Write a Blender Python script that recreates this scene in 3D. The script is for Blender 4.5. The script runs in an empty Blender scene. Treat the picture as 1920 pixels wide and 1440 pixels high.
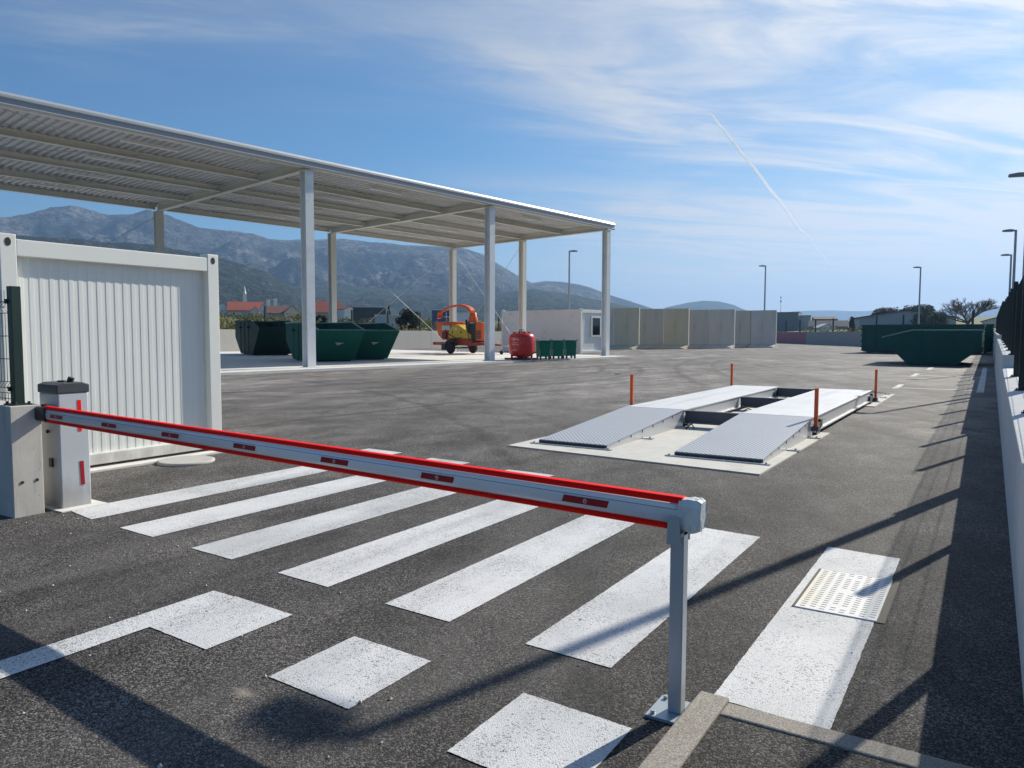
import bpy, bmesh, math, random
from mathutils import Vector, Matrix, noise as mnoise
random.seed(7)
S = bpy.context.scene
COL = S.collection
PI = math.pi
sin, cos, R = math.sin, math.cos, math.radians

# ------------------------------------------------------------------ mesh helpers
class MB:
    """collects boxes, bars, prisms, tubes and sheets; build() links them as ONE mesh object"""
    def __init__(s): s.v = []; s.f = []; s.sm = []
    def add(s, vs, fs, smooth=False):
        b = len(s.v); s.v += [tuple(p) for p in vs]
        for f in fs: s.f.append(tuple(b + i for i in f)); s.sm.append(smooth)
    def box(s, x0, x1, y0, y1, z0, z1):
        s.add([(x0,y0,z0),(x1,y0,z0),(x1,y1,z0),(x0,y1,z0),(x0,y0,z1),(x1,y0,z1),(x1,y1,z1),(x0,y1,z1)],
              [(0,3,2,1),(4,5,6,7),(0,1,5,4),(1,2,6,5),(2,3,7,6),(3,0,4,7)])
    def bar(s, p, q, w, h, up=(0,0,1), off=(0,0)):
        p = Vector(p); q = Vector(q); d = (q-p).normalized(); u = Vector(up)
        r = d.cross(u)
        if r.length < 1e-5: r = d.cross(Vector((0,1,0)))
        r.normalize(); u = r.cross(d).normalized()
        c = []
        for e in (p, q):
            for a, b in ((-1,-1),(1,-1),(1,1),(-1,1)):
                c.append(e + r*(off[0]+a*w/2) + u*(off[1]+b*h/2))
        s.add(c, [(0,1,2,3),(7,6,5,4),(0,4,5,1),(1,5,6,2),(2,6,7,3),(3,7,4,0)])
    def ibeam(s, p, q, w, h, t=.03, up=(0,0,1)):
        s.bar(p, q, w, t, up, (0, h/2-t/2)); s.bar(p, q, w, t, up, (0, -h/2+t/2)); s.bar(p, q, t, h-2*t-.004, up)
    def tube(s, pts, r, n=8, smooth=True, caps=True):
        pts = [Vector(p) for p in pts]; rs = r if isinstance(r, (list, tuple)) else [r]*len(pts)
        ring = []; prev = None
        for i, p in enumerate(pts):
            d = (pts[min(i+1,len(pts)-1)] - pts[max(i-1,0)])
            if d.length < 1e-9: d = Vector((0,0,1))
            d.normalize()
            if prev is None:
                a = d.cross(Vector((0,0,1)))
                if a.length < 1e-4: a = d.cross(Vector((1,0,0)))
                a.normalize()
            else:
                a = (prev - d*prev.dot(d)); a.normalize()
            prev = a; b = d.cross(a)
            ring.append([p + (a*cos(2*PI*k/n) + b*sin(2*PI*k/n))*rs[i] for k in range(n)])
        vs = [p for rr in ring for p in rr]; fs = []
        for i in range(len(pts)-1):
            for k in range(n):
                fs.append((i*n+k, i*n+(k+1)%n, (i+1)*n+(k+1)%n, (i+1)*n+k))
        s.add(vs, fs, smooth)
        if caps:
            s.add(ring[0], [tuple(range(n-1,-1,-1))]); s.add(ring[-1], [tuple(range(n))])
    def cyl(s, c, r, h, n=16, axis='z', smooth=True):
        c = Vector(c); d = {'x':Vector((1,0,0)),'y':Vector((0,1,0)),'z':Vector((0,0,1))}[axis]
        s.tube([c, c+d*h], r, n, smooth)
    def lathe(s, prof, n=24, c=(0,0,0), smooth=True):
        vs = []; fs = []
        for r, z in prof:
            for k in range(n): vs.append((c[0]+r*cos(2*PI*k/n), c[1]+r*sin(2*PI*k/n), c[2]+z))
        for i in range(len(prof)-1):
            for k in range(n): fs.append((i*n+k, i*n+(k+1)%n, (i+1)*n+(k+1)%n, (i+1)*n+k))
        s.add(vs, fs, smooth)
        s.add([vs[k] for k in range(n)], [tuple(range(n-1,-1,-1))]); s.add(vs[-n:], [tuple(range(n))])
    def prism(s, poly, a, b, plane='xz'):
        """closed outline poly (2-D) swept from a to b along the third axis"""
        n = len(poly)
        def P(u, w, t): return {'xz':(u,t,w),'xy':(u,w,t),'yz':(t,u,w)}[plane]
        vs = [P(u,w,a) for u,w in poly] + [P(u,w,b) for u,w in poly]
        s.add(vs, [tuple(range(n)), tuple(range(2*n-1,n-1,-1))] + [(i, n+i, n+(i+1)%n, (i+1)%n) for i in range(n)])
    def quad(s, a, b, c, d): s.add([a,b,c,d], [(0,1,2,3)])
    def xf(s, M):
        s.v = [tuple(M @ Vector(p)) for p in s.v]; return s
    def build(s, name, mat, parent=None, loc=(0,0,0), rz=0, bevel=0, bseg=2):
        me = bpy.data.meshes.new(name); me.from_pydata(s.v, [], s.f); me.update()
        for p, q in zip(me.polygons, s.sm): p.use_smooth = q
        bm = bmesh.new(); bm.from_mesh(me); bmesh.ops.recalc_face_normals(bm, faces=bm.faces); bm.to_mesh(me); bm.free()
        o = bpy.data.objects.new(name, me); COL.objects.link(o)
        if mat: me.materials.append(mat)
        o.location = loc; o.rotation_euler = (0,0,rz)
        if parent: o.parent = parent
        if bevel:
            m = o.modifiers.new('bevel','BEVEL'); m.width = bevel; m.segments = bseg; m.limit_method = 'ANGLE'; m.angle_limit = R(40)
        return o

def tag(o, label=None, cat=None, group=None, kind=None):
    if label: o['label'] = label
    if cat: o['category'] = cat
    if group: o['group'] = group
    if kind: o['kind'] = kind
    return o
def thing(name, label, cat, loc=(0,0,0), rz=0, group=None):
    o = bpy.data.objects.new(name, None); COL.objects.link(o); o.empty_display_size = .2
    o.location = loc; o.rotation_euler = (0,0,rz)
    return tag(o, label, cat, group)
def copy_tree(o, parent=None):
    c = o.copy(); COL.objects.link(c); c.parent = parent
    for ch in list(o.children): copy_tree(ch, c)
    return c
def box_obj(name, m, parent, *b, bevel=0):
    mb = MB(); mb.box(*b); return mb.build(name, m, parent, bevel=bevel)

# ------------------------------------------------------------------ materials
class NT:
    def __init__(s, name, mat=True):
        if mat:
            s.m = bpy.data.materials.new(name); s.m.use_nodes = True; s.t = s.m.node_tree; s.t.nodes.clear()
            s.out = s.t.nodes.new('ShaderNodeOutputMaterial')
        s.L = None
    def n(s, typ, **kw):
        nd = s.t.nodes.new('ShaderNode'+typ)
        for k, v in kw.items(): setattr(nd, k, v)
        return nd
    def link(s, a, b): s.t.links.new(a, b)
    def val(s, sock, v):
        if isinstance(v, bpy.types.NodeSocket): s.link(v, sock)
        elif v is not None: sock.default_value = v
    def math(s, op, a, b=None, c=None, clamp=False):
        nd = s.n('Math', operation=op); nd.use_clamp = clamp
        s.val(nd.inputs[0], a); s.val(nd.inputs[1], b)
        if c is not None: s.val(nd.inputs[2], c)
        return nd.outputs[0]
    def smooth(s, x, a, b, lo=0., hi=1.):
        nd = s.n('MapRange', interpolation_type='SMOOTHSTEP'); nd.inputs[1].default_value = a; nd.inputs[2].default_value = b
        nd.inputs[3].default_value = lo; nd.inputs[4].default_value = hi; s.val(nd.inputs[0], x); return nd.outputs[0]
    def coord(s, kind='Object', scale=(1,1,1), rot=(0,0,0), loc=(0,0,0)):
        tc = s.n('TexCoord'); mp = s.n('Mapping'); mp.inputs['Scale'].default_value = scale
        if any(rot): mp.vector_type = 'TEXTURE'; mp.inputs['Scale'].default_value = tuple(1/q for q in scale)
        mp.inputs['Rotation'].default_value = rot; mp.inputs['Location'].default_value = loc
        s.link(tc.outputs[kind], mp.inputs[0]); return mp.outputs[0]
    def noise(s, vec, scale, detail=4, rough=.55, dist=0, out=0):
        nd = s.n('TexNoise'); nd.inputs['Scale'].default_value = scale; nd.inputs['Detail'].default_value = detail
        nd.inputs['Roughness'].default_value = rough; nd.inputs['Distortion'].default_value = dist
        if vec is not None: s.link(vec, nd.inputs['Vector'])
        return nd.outputs[out]
    def ramp(s, f, stops):
        nd = s.n('ValToRGB'); e = nd.color_ramp.elements
        while len(e) < len(stops): e.new(.5)
        for el, (p, c) in zip(e, stops):
            el.position = p; el.color = (c, c, c, 1) if isinstance(c, (int, float)) else (*c, 1)
        s.link(f, nd.inputs[0]); return nd.outputs[0]
    def mix(s, f, a, b, typ='MIX'):
        nd = s.n('Mix', data_type='RGBA', blend_type=typ); s.val(nd.inputs['Factor'], f)
        for k, v in ((6, a), (7, b)):
            if isinstance(v, tuple): v = (*v, 1) if len(v) == 3 else v
            s.val(nd.inputs[k], v)
        return nd.outputs[2]
    def bsdf(s, col, rough=.6, metal=0, spec=.5, bump=None, bstr=.3, bdist=.01):
        b = s.n('BsdfPrincipled')
        if isinstance(col, tuple): col = (*col, 1)
        s.val(b.inputs['Base Color'], col); s.val(b.inputs['Roughness'], rough); s.val(b.inputs['Metallic'], metal)
        b.inputs['Specular IOR Level'].default_value = spec
        if bump is not None:
            bp = s.n('Bump'); bp.inputs['Strength'].default_value = bstr; bp.inputs['Distance'].default_value = bdist
            s.link(bump, bp.inputs['Height']); s.link(bp.outputs[0], b.inputs['Normal'])
        s.link(b.outputs[0], s.out.inputs[0]); return s.m

def surf(name, col, rough=.5, metal=0, var=.12, vs=2.5, dirt=None, dscale=1.2, damt=.35, bump=0, bs=60, spec=.5, coord='Object', streak=0):
    """painted / metal / concrete surface: mottled colour, worn dirt patches, optional fine bump"""
    t = NT(name); v = t.coord(coord)
    n = t.noise(v, vs, 6, .6)
    f = t.math('MULTIPLY_ADD', n, 2*var, 1-var)
    c = t.mix(1., tuple(col), t.mix(0., f, f) if False else t.n('CombineColor').outputs[0], 'MULTIPLY') if False else None
    cc = t.n('CombineColor'); [t.link(f, cc.inputs[i]) for i in range(3)]
    c = t.mix(1., tuple(col), cc.outputs[0], 'MULTIPLY')
    if dirt:
        d = t.noise(v, dscale, 8, .65)
        if streak:
            d2 = t.noise(t.coord(coord, (1,1,.08)), streak, 5, .6); d = t.math('MULTIPLY_ADD', d2, .6, t.math('MULTIPLY', d, .5))
        c = t.mix(t.smooth(d, .48, .75, 0, damt), c, tuple(dirt))
    rr = t.math('MULTIPLY_ADD', n, .2, rough-.1)
    b = None
    if bump: b = t.noise(v, bs, 4, .6)
    return t.bsdf(c, rr, metal, spec, b, bump, .004)

def asphalt(name, dark=1., far=True):
    t = NT(name); v = t.coord()
    big = t.noise(v, .12, 5, .6); mid = t.noise(v, 1.3, 7, .65)
    streak = t.noise(t.coord(scale=(1,.13,1), rot=(0,0,R(-14))), .8, 7, .68)
    st2 = t.noise(t.coord(scale=(1,.10,1), rot=(0,0,R(24))), 1.1, 6, .66)
    grain = t.noise(v, 110, 3, .75); stone = t.n('TexVoronoi'); stone.inputs['Scale'].default_value = 150; t.link(v, stone.inputs['Vector'])
    sc = t.n('SeparateColor'); t.link(stone.outputs['Color'], sc.inputs[0])
    g = t.math('MULTIPLY_ADD', sc.outputs[0], .55, t.math('MULTIPLY', grain, .55))
    col = t.ramp(g, [(.20,(.008,.0072,.0068)),(.42,(.036,.032,.0295)),(.60,(.088,.080,.075)),(.80,(.32,.30,.28))])
    k = t.smooth(big, .3, .7, .72, 1.25); k = t.math('MULTIPLY', k, t.smooth(t.noise(v, 38, 3, .7), .3, .7, .75, 1.28)); k = t.math('MULTIPLY', k, t.smooth(mid, .3, .7, .72, 1.28))
    k = t.math('MULTIPLY', k, t.smooth(streak, .32, .68, .74, 1.26)); k = t.math('MULTIPLY', k, t.smooth(st2, .32, .68, .78, 1.24))
    k = t.math('MULTIPLY', k, dark)
    if far:
        # tyre rubber: long arcs left by turning lorries
        sp = t.n('SeparateXYZ'); t.link(v, sp.inputs[0]); x, y = sp.outputs[0], sp.outputs[1]
        wob = t.noise(v, .5, 3)
        for cx, cy, rad, w, amt in ((-30,24,16.5,.22,.45),(-30,24,18.2,.2,.4),(60,60,75,.2,.35),(60,60,76.7,.2,.35),(-30,-14,33,.16,.35),(-30,-14,34.6,.16,.3)):
            dd = t.math('SQRT', t.math('ADD', t.math('POWER', t.math('SUBTRACT', x, cx), 2.), t.math('POWER', t.math('SUBTRACT', y, cy), 2.)))
            e = t.math('ABSOLUTE', t.math('SUBTRACT', dd, t.math('MULTIPLY_ADD', wob, .5, rad)))
            k = t.math('MULTIPLY', k, t.math('SUBTRACT', 1., t.math('MULTIPLY', t.smooth(e, w, w*.3, 0, amt), t.math('MULTIPLY_ADD', streak, .9, .35))))
        # paving lane seams, darker tar along the joint and a change of tone across it
        for a_, b_, w, amt, tone in ((-17.6,.030,.16,.62,1.10),(-11.0,.036,.10,.45,.93),(-4.9,.0,.05,.25,1.05)):
            dx = t.math('SUBTRACT', x, t.math('MULTIPLY_ADD', y, b_, t.math('MULTIPLY_ADD', wob, .5, a_-.25)))
            k = t.math('MULTIPLY', k, t.math('SUBTRACT', 1., t.math('MULTIPLY', t.smooth(t.math('ABSOLUTE', dx), w, w*.25, 0, amt), t.smooth(streak, .2, .6, .35, 1.))))
            k = t.math('MULTIPLY', k, t.smooth(dx, -.05, .05, tone, 1.))
        # oil drips and scuffed dark blotches
        oil = t.smooth(t.noise(v, .9, 4, .6, .8), .66, .74, 0, .45); k = t.math('MULTIPLY', k, t.math('SUBTRACT', 1., oil))
        # a spilled mortar stain near the give-way squares
        dd = t.math('SQRT', t.math('ADD', t.math('POWER', t.math('SUBTRACT', x, -2.75), 2.), t.math('POWER', t.math('MULTIPLY', t.math('SUBTRACT', y, 2.12), 1.6), 2.)))
        stain = t.smooth(t.math('ADD', dd, t.math('MULTIPLY', t.noise(v, 18, 4), .12)), .15, .05, 0, .75)
        # worn, dusty paler tracks
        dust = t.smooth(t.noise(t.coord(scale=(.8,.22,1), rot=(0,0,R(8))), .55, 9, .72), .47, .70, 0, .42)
    cc = t.n('CombineColor'); [t.link(k, cc.inputs[i]) for i in range(3)]
    col = t.mix(1., col, cc.outputs[0], 'MULTIPLY')
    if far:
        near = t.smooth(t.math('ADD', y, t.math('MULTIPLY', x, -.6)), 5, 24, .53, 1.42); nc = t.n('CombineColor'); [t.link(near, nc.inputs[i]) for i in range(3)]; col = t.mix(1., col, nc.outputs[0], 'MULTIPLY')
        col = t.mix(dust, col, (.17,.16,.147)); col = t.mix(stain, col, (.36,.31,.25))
    h = t.math('ADD', t.math('MULTIPLY', grain, .6), t.math('MULTIPLY', stone.outputs['Distance'], -.6))
    return t.bsdf(col, t.math('MULTIPLY_ADD', g, -.15, .85), 0, .25, h, .9, .004)

def splash(base, name, col, z0, z1, amt):
    m = base.copy(); m.name = name; t = NT('x', False); t.t = m.node_tree; b = [n for n in t.t.nodes if n.type == 'BSDF_PRINCIPLED'][0]
    src = b.inputs['Base Color'].links[0].from_socket; v = t.coord(); sp = t.n('SeparateXYZ'); t.link(v, sp.inputs[0])
    n = t.noise(t.coord(scale=(1,1,.35)), 5, 6, .65); f = t.smooth(t.math('SUBTRACT', sp.outputs[2], t.math('MULTIPLY', n, z1*1.4)), z0, z0-z1, 0, amt)
    t.link(t.mix(t.math('MULTIPLY', f, t.smooth(n, .3, .6, .4, 1)), src, col), b.inputs['Base Color']); return m
def road_paint(name):
    t = NT(name); v = t.coord()
    grain = t.noise(v, 110, 3, .75); stone = t.n('TexVoronoi'); stone.inputs['Scale'].default_value = 150; t.link(v, stone.inputs['Vector'])
    sc = t.n('SeparateColor'); t.link(stone.outputs['Color'], sc.inputs[0])
    g = t.math('MULTIPLY_ADD', sc.outputs[0], .55, t.math('MULTIPLY', grain, .55))
    tyre = t.smooth(t.noise(t.coord(scale=(1.,.12,1), rot=(0,0,R(3))), 2.4, 5, .6), .42, .70)
    wear = t.math('ADD', t.noise(v, 2.2, 6, .65), t.math('MULTIPLY', t.noise(v, 14, 5, .6), .35)); wear = t.math('MULTIPLY_ADD', tyre, .16, wear)
    thr = t.math('MULTIPLY_ADD', wear, .42, .0)
    cover = t.smooth(t.math('SUBTRACT', g, thr), -.10, .13, .05, 1.)
    wc = t.mix(t.smooth(t.noise(v, .9, 7, .62), .4, .7), (.70,.70,.70), (.53,.54,.545))
    col = t.mix(cover, (.10,.098,.095), wc)
    col = t.mix(t.math('MULTIPLY', tyre, .32), col, (.30,.30,.30))
    h = t.math('ADD', t.math('MULTIPLY', grain, .6), t.math('MULTIPLY', stone.outputs['Distance'], -.6))
    return t.bsdf(col, .7, 0, .4, h, .75, .004)

def concrete(name, col, var=.16, dirt=(.12,.11,.10), damt=.4, boards=False, pits=True, streak=3.):
    t = NT(name); v = t.coord()
    n = t.noise(v, 1.1, 8, .65); n2 = t.noise(v, 7, 6, .6)
    f = t.math('MULTIPLY_ADD', n, 2*var, 1-1.2*var); f = t.math('MULTIPLY', f, t.math('MULTIPLY_ADD', n2, .25, .88))
    cc = t.n('CombineColor'); [t.link(f, cc.inputs[i]) for i in range(3)]
    c = t.mix(1., tuple(col), cc.outputs[0], 'MULTIPLY')
    d2 = t.noise(t.coord(scale=(1,1,.1)), streak, 6, .6)
    c = t.mix(t.smooth(t.math('MULTIPLY_ADD', d2, .6, t.math('MULTIPLY', n, .4)), .5, .72, 0, damt), c, tuple(dirt))
    b = t.noise(v, 55, 5, .65)
    if pits:
        vo = t.n('TexVoronoi'); vo.inputs['Scale'].default_value = 16; t.link(v, vo.inputs['Vector'])
        pit = t.smooth(vo.outputs['Distance'], .10, .05, 0, 1); c = t.mix(t.math('MULTIPLY', pit, .55), c, (.07,.065,.06))
        b = t.math('SUBTRACT', b, pit)
    return t.bsdf(c, .85, 0, .3, b, .35, .004)

M = {}
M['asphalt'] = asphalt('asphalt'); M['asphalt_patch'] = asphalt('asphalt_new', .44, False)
M['paint'] = road_paint('road_paint')
M['slab'] = concrete('slab_concrete', (.74,.72,.68), .12, (.40,.38,.34), .35, pits=False)
M['pad'] = concrete('pad_concrete', (.62,.60,.55), .2, (.33,.30,.25), .6, pits=True)
M['wallc'] = concrete('wall_concrete', (.42,.41,.385), .14, (.2,.19,.17), .3)
M['wall_r'] = concrete('fence_wall_concrete', (.66,.66,.65), .10, (.34,.34,.34), .28, streak=5)
M['pillar'] = concrete('board_marked_concrete', (.60,.565,.51), .34, (.19,.17,.145), .6, streak=16)
def kerb_mat():
    t = NT('kerb_aggregate'); v = t.coord(); n = t.noise(v, 3, 6, .6); g = t.noise(v, 130, 3, .75)
    c = t.mix(t.smooth(g, .35, .68), (.20,.18,.155), (.50,.46,.40)); c = t.mix(t.smooth(n, .35, .7, 0, .5), c, (.27,.245,.21))
    return t.bsdf(c, .9, 0, .25, g, .6, .003)
M['kerb'] = kerb_mat()
M['disc'] = concrete('cover_concrete', (.47,.46,.42), .08, (.3,.29,.26), .3, pits=False)
LW = [((0.637,0.593,0.492),(0.342,0.308,0.210)), ((0.569,0.528,0.398),(0.284,0.258,0.157)), ((0.512,0.483,0.419),(0.228,0.208,0.168)), ((0.592,0.528,0.387),(0.478,0.319,0.116)),
      ((0.546,0.516,0.471),(0.307,0.286,0.252)), ((0.615,0.581,0.524),(0.376,0.351,0.304)), ((0.524,0.500,0.440),(0.250,0.230,0.189)), ((0.569,0.550,0.509),(0.319,0.308,0.272))]
for i, (a, b) in enumerate(LW): M['L%d' % i] = concrete('panel_concrete_%d' % i, a, .14, b, .55, streak=1.2)
M['pinkwall'] = concrete('pink_stained_concrete', (.50,.22,.25), .14, (.36,.2,.2), .4)
M['white'] = surf('white_container_paint', (.76,.76,.71), .42, var=.04, vs=1.5, dirt=(.5,.48,.42), damt=.18, dscale=3)
M['white2'] = surf('greyish_container_paint', (.83,.82,.79), .45, var=.05, vs=.6, dirt=(.42,.40,.36), damt=.3, dscale=.7)
M['whiteclad'] = surf('white_cladding', (.73,.74,.705), .4, var=.03, vs=1.5, dirt=(.55,.55,.5), damt=.15)
M['rooftop'] = surf('container_roof', (.5,.47,.40), .7, var=.2, vs=3, dirt=(.2,.18,.14), damt=.5)
M['void'] = surf('dark_opening', (.02,.02,.02), .8)
M['galv'] = surf('painted_steel_grey', (.82,.825,.82), .45, .1, var=.06, vs=1.5, dirt=(.3,.3,.29), damt=.25)
M['post'] = surf('post_grey_blue', (.42,.46,.49), .4, .35, var=.05, vs=4, dirt=(.3,.31,.32), damt=.25)
M['purlin'] = surf('beige_primer_steel', (.72,.72,.67), .55, .05, var=.08, vs=1)
M['roof'] = surf('roof_sheet', (.62,.62,.62), .5, .1, var=.1, vs=.4, dirt=(.3,.28,.26), damt=.3)
M['fascia'] = surf('fascia_metal', (.50,.51,.52), .4, .3, var=.05, vs=1)
M['rod'] = surf('galvanised_rod', (.5,.49,.46), .4, .4)
M['tubelight'] = surf('lamp_housing_white', (.85,.85,.83), .4, var=.03)
M['alu'] = None
M['red'] = surf('red_rubber', (1.,.008,.003), .55, var=.03, vs=4, spec=.12)
M['sticker'] = surf('dark_red_reflector', (.33,.006,.012), .35, var=.12, vs=40)
M['stickerw'] = surf('pale_print', (.75,.6,.6), .5)
M['cab'] = surf('cabinet_grey', (.53,.55,.57), .38, .1, var=.04, vs=3, dirt=(.42,.40,.36), damt=.25, dscale=2)
M['cap'] = surf('dark_plastic_lid', (.055,.058,.066), .45, var=.1, vs=6)
M['black'] = surf('black_plastic', (.018,.018,.02), .4, var=.2, vs=9)
M['wrap'] = surf('plastic_wrap', (.74,.73,.69), .2, 0, var=.25, vs=18, bump=.8, bs=30)
M['green_post'] = surf('dark_green_post', (.012,.032,.022), .4, var=.1)
M['wire'] = surf('fence_wire_green', (.014,.030,.022), .4)
M['fencepost'] = surf('anthracite_green_post', (.020,.027,.026), .45, var=.15)
def skipgreen(name, c, dirt):
    return surf(name, c, .6, 0, var=.12, vs=1.2, dirt=dirt, damt=.3, dscale=1.5, streak=2.5, bump=.08, bs=6, spec=.10)
M['skip'] = skipgreen('green_skip_paint', (.014,.115,.084), (.04,.09,.07))
M['skipd'] = skipgreen('dark_green_skip_paint', (.016,.05,.043), (.03,.045,.04))
M['skipr'] = skipgreen('weathered_green_paint', (.024,.105,.085), (.06,.10,.085))
M['bin'] = skipgreen('green_bin_paint', (.016,.17,.11), (.02,.10,.07))
M['rimg'] = surf('highlight_green_rim', (.085,.20,.165), .3, 0, var=.3, vs=4, dirt=(.35,.4,.36), damt=.5, dscale=5)  # highlights along the rims put into the colour: paler green with pale patches
M['logo'] = surf('pale_decal', (.62,.66,.62), .5)
M['tank'] = surf('glossy_red_tank', (.52,.018,.016), .28, var=.08, vs=2, dirt=(.3,.02,.02), damt=.3)
M['maroon'] = surf('dark_red_base', (.10,.012,.015), .5, var=.2)
M['orange'] = surf('orange_machine_paint', (.72,.12,.012), .38, var=.1, vs=2, dirt=(.35,.06,.02), damt=.3)
M['orange_d'] = surf('dark_orange_chassis', (.42,.055,.015), .45, var=.15)
M['yellow'] = surf('yellow_machine_paint', (.62,.40,.012), .4, var=.1, vs=2, dirt=(.3,.2,.02), damt=.3)
M['engine'] = surf('engine_black', (.02,.022,.026), .5, var=.3, vs=6)
M['tyre'] = surf('tyre_rubber', (.014,.014,.015), .75, var=.2, vs=10)
M['rim'] = surf('wheel_rim_grey', (.22,.24,.27), .4, .4)
M['silver'] = surf('silver_steel', (.5,.5,.5), .35, .6)
M['marker'] = surf('orange_red_marker_paint', (.74,.12,.03), .5, var=.15, vs=8)
M['glass'] = surf('dark_glass', (.012,.014,.018), .08, var=.1)
M['wbdark'] = surf('navy_grey_steel', (.065,.078,.105), .38, .25, var=.15, vs=3, dirt=(.16,.17,.18), damt=.3)
M['wblight'] = surf('light_steel', (.60,.61,.62), .4, .3, var=.06, vs=2)
def deck_mat():
    t = NT('deck_top'); n = t.noise(t.coord(), 1.4, 7, .65); tr_ = t.noise(t.coord(scale=(1,.05,1), rot=(0,0,R(2))), 5, 6, .65); sc_ = t.noise(t.coord(scale=(.25,1,1), rot=(0,0,R(9))), 6, 7, .7)
    c = t.mix(t.smooth(n, .35, .7, 0, .5), (.70,.705,.71), (.56,.56,.55)); c = t.mix(t.smooth(tr_, .5, .75, 0, .4), c, (.30,.30,.29)); c = t.mix(t.smooth(sc_, .56, .75, 0, .35), c, (.42,.41,.39))
    return t.bsdf(c, .55, .1, .4, sc_, .15, .003)
M['deck'] = deck_mat()
M['hatchw'] = None
M['rust'] = surf('rusty_frame', (.11,.095,.075), .8, var=.3, vs=12)
M['lamp'] = surf('lamp_pole_grey', (.40,.42,.43), .4, .3)
M['lamphead'] = surf('lamp_head_grey', (.26,.27,.28), .4, .3)
M['stone'] = surf('pale_pebble', (.55,.52,.47), .8, var=.2, vs=30)
M['litter'] = surf('white_litter', (.8,.8,.78), .6)

M['cab'] = splash(M['cab'], 'cabinet_grey_splashed', (.27,.25,.22), .16, .22, .6)
M['white_near'] = splash(M['white'], 'container_paint_splashed', (.36,.33,.28), .10, .2, .6)
def alu_mat():
    t = NT('brushed_aluminium'); v = t.coord(scale=(.3,30,30)); n = t.noise(v, 2, 3)
    c = t.mix(n, (.80,.81,.82), (.86,.86,.86))
    return t.bsdf(c, t.math('MULTIPLY_ADD', n, .06, .34), .2, .5)
M['alu'] = alu_mat()
def checker_mat():
    t = NT('checker_plate'); 
    def lines(rot):
        v = t.coord(rot=(0,0,rot)); w = t.n('TexWave', wave_type='BANDS', bands_direction='X'); w.inputs['Scale'].default_value = 6.4; t.link(v, w.inputs[0]); return w.outputs[1]
    a = t.smooth(lines(R(38)), .45, .85); c = t.mix(a, (.40,.415,.445), (.52,.535,.555))
    n = t.noise(t.coord(), 1.4, 6); c = t.mix(t.smooth(n, .45, .75, 0, .3), c, (.40,.40,.40))
    return t.bsdf(c, .45, .15, .5, a, .6, .004)
M['checker'] = checker_mat()
def hatch_mat():
    t = NT('painted_cast_cover'); v = t.coord(); n = t.noise(v, 5, 6); n2 = t.noise(v, 70, 3)
    sp = t.n('SeparateXYZ'); t.link(v, sp.inputs[0])
    yel = t.math('MULTIPLY', t.smooth(sp.outputs[0], .2, .0), t.smooth(n, .35, .6))
    c = t.mix(yel, (.78,.775,.75), (.77,.71,.58)); c = t.mix(t.smooth(n2, .6, .75, 0, .5), c, (.4,.38,.33))
    return t.bsdf(c, .7, 0, .3, n2, .2, .003)
M['hatchw'] = hatch_mat()

def ground_mat():
    t = NT('dry_field'); v = t.coord(); n = t.noise(v, .03, 8, .65); n2 = t.noise(v, .4, 6, .7)
    c = t.mix(n, (.10,.115,.035), (.21,.18,.09)); c = t.mix(t.smooth(n2, .45, .7), c, (.055,.075,.02))
    return t.bsdf(c, .9, 0, .2)
def hill_mat(name, rockiness, green=(.022,.030,.024), rock=(.24,.235,.225), scale=1.):
    t = NT(name); v = t.coord('Object')
    n = t.noise(v, .0035*scale, 8, .62, .6); n2 = t.noise(v, .03*scale, 8, .7); n3 = t.noise(v, .0012*scale, 5, .55, 1.)
    ge = t.n('NewGeometry'); sp = t.n('SeparateXYZ'); t.link(ge.outputs['Position'], sp.inputs[0])
    f = t.math('ADD', t.math('MULTIPLY', n, .9), t.math('MULTIPLY', n2, .55))
    f = t.math('ADD', f, t.math('MULTIPLY', n3, .8)); f = t.math('ADD', f, t.math('MULTIPLY', sp.outputs[2], .00045*rockiness))
    f = t.smooth(f, 1.28-.2*rockiness, 1.62-.2*rockiness, 0, .85)
    scrub = t.mix(t.smooth(t.noise(v, .012*scale, 6), .35, .65), green, tuple(1.9*q for q in green))
    c = t.mix(f, scrub, t.mix(t.smooth(n2, .35, .65), rock, tuple(.5*q for q in rock)))
    spk = t.smooth(t.noise(v, .030*scale, 6, .8), .44, .56, 0, .85); c = t.mix(spk, c, tuple(.8*q for q in green))
    spk2 = t.smooth(t.noise(v, .05*scale, 5, .75, .8), .56, .64, 0, .6); c = t.mix(spk2, c, tuple(1.3*q for q in rock))
    return t.bsdf(c, .95, 0, .1, t.math('ADD', n2, t.math('MULTIPLY', n, 2.)), 1., 22/scale)
M['ground'] = ground_mat()
def leaf_mat(name, a, b, c3=None, sc=.5):
    t = NT(name); v = t.coord(); n = t.noise(v, sc, 5, .6); n2 = t.noise(v, sc*9, 3, .7)
    c = t.mix(t.smooth(t.math('ADD', t.math('MULTIPLY', n, .6), t.math('MULTIPLY', n2, .4)), .35, .65), a, b)
    if c3: c = t.mix(t.smooth(t.noise(v, sc*.4, 4, .6, 1.), .5, .62), c, c3)
    b_ = t.n('BsdfPrincipled'); t.link(c, b_.inputs['Base Color']); b_.inputs['Roughness'].default_value = .7; b_.inputs['Specular IOR Level'].default_value = .2
    tr = t.n('BsdfTranslucent'); t.link(c, tr.inputs[0]); mx = t.n('MixShader'); mx.inputs[0].default_value = .3
    t.link(b_.outputs[0], mx.inputs[1]); t.link(tr.outputs[0], mx.inputs[2]); t.link(mx.outputs[0], t.out.inputs[0]); return t.m
M['bark'] = surf('bark', (.10,.08,.065), .9, var=.3, vs=8)
M['twig'] = surf('grey_twigs', (.17,.15,.14), .9, var=.25, vs=5)

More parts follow.
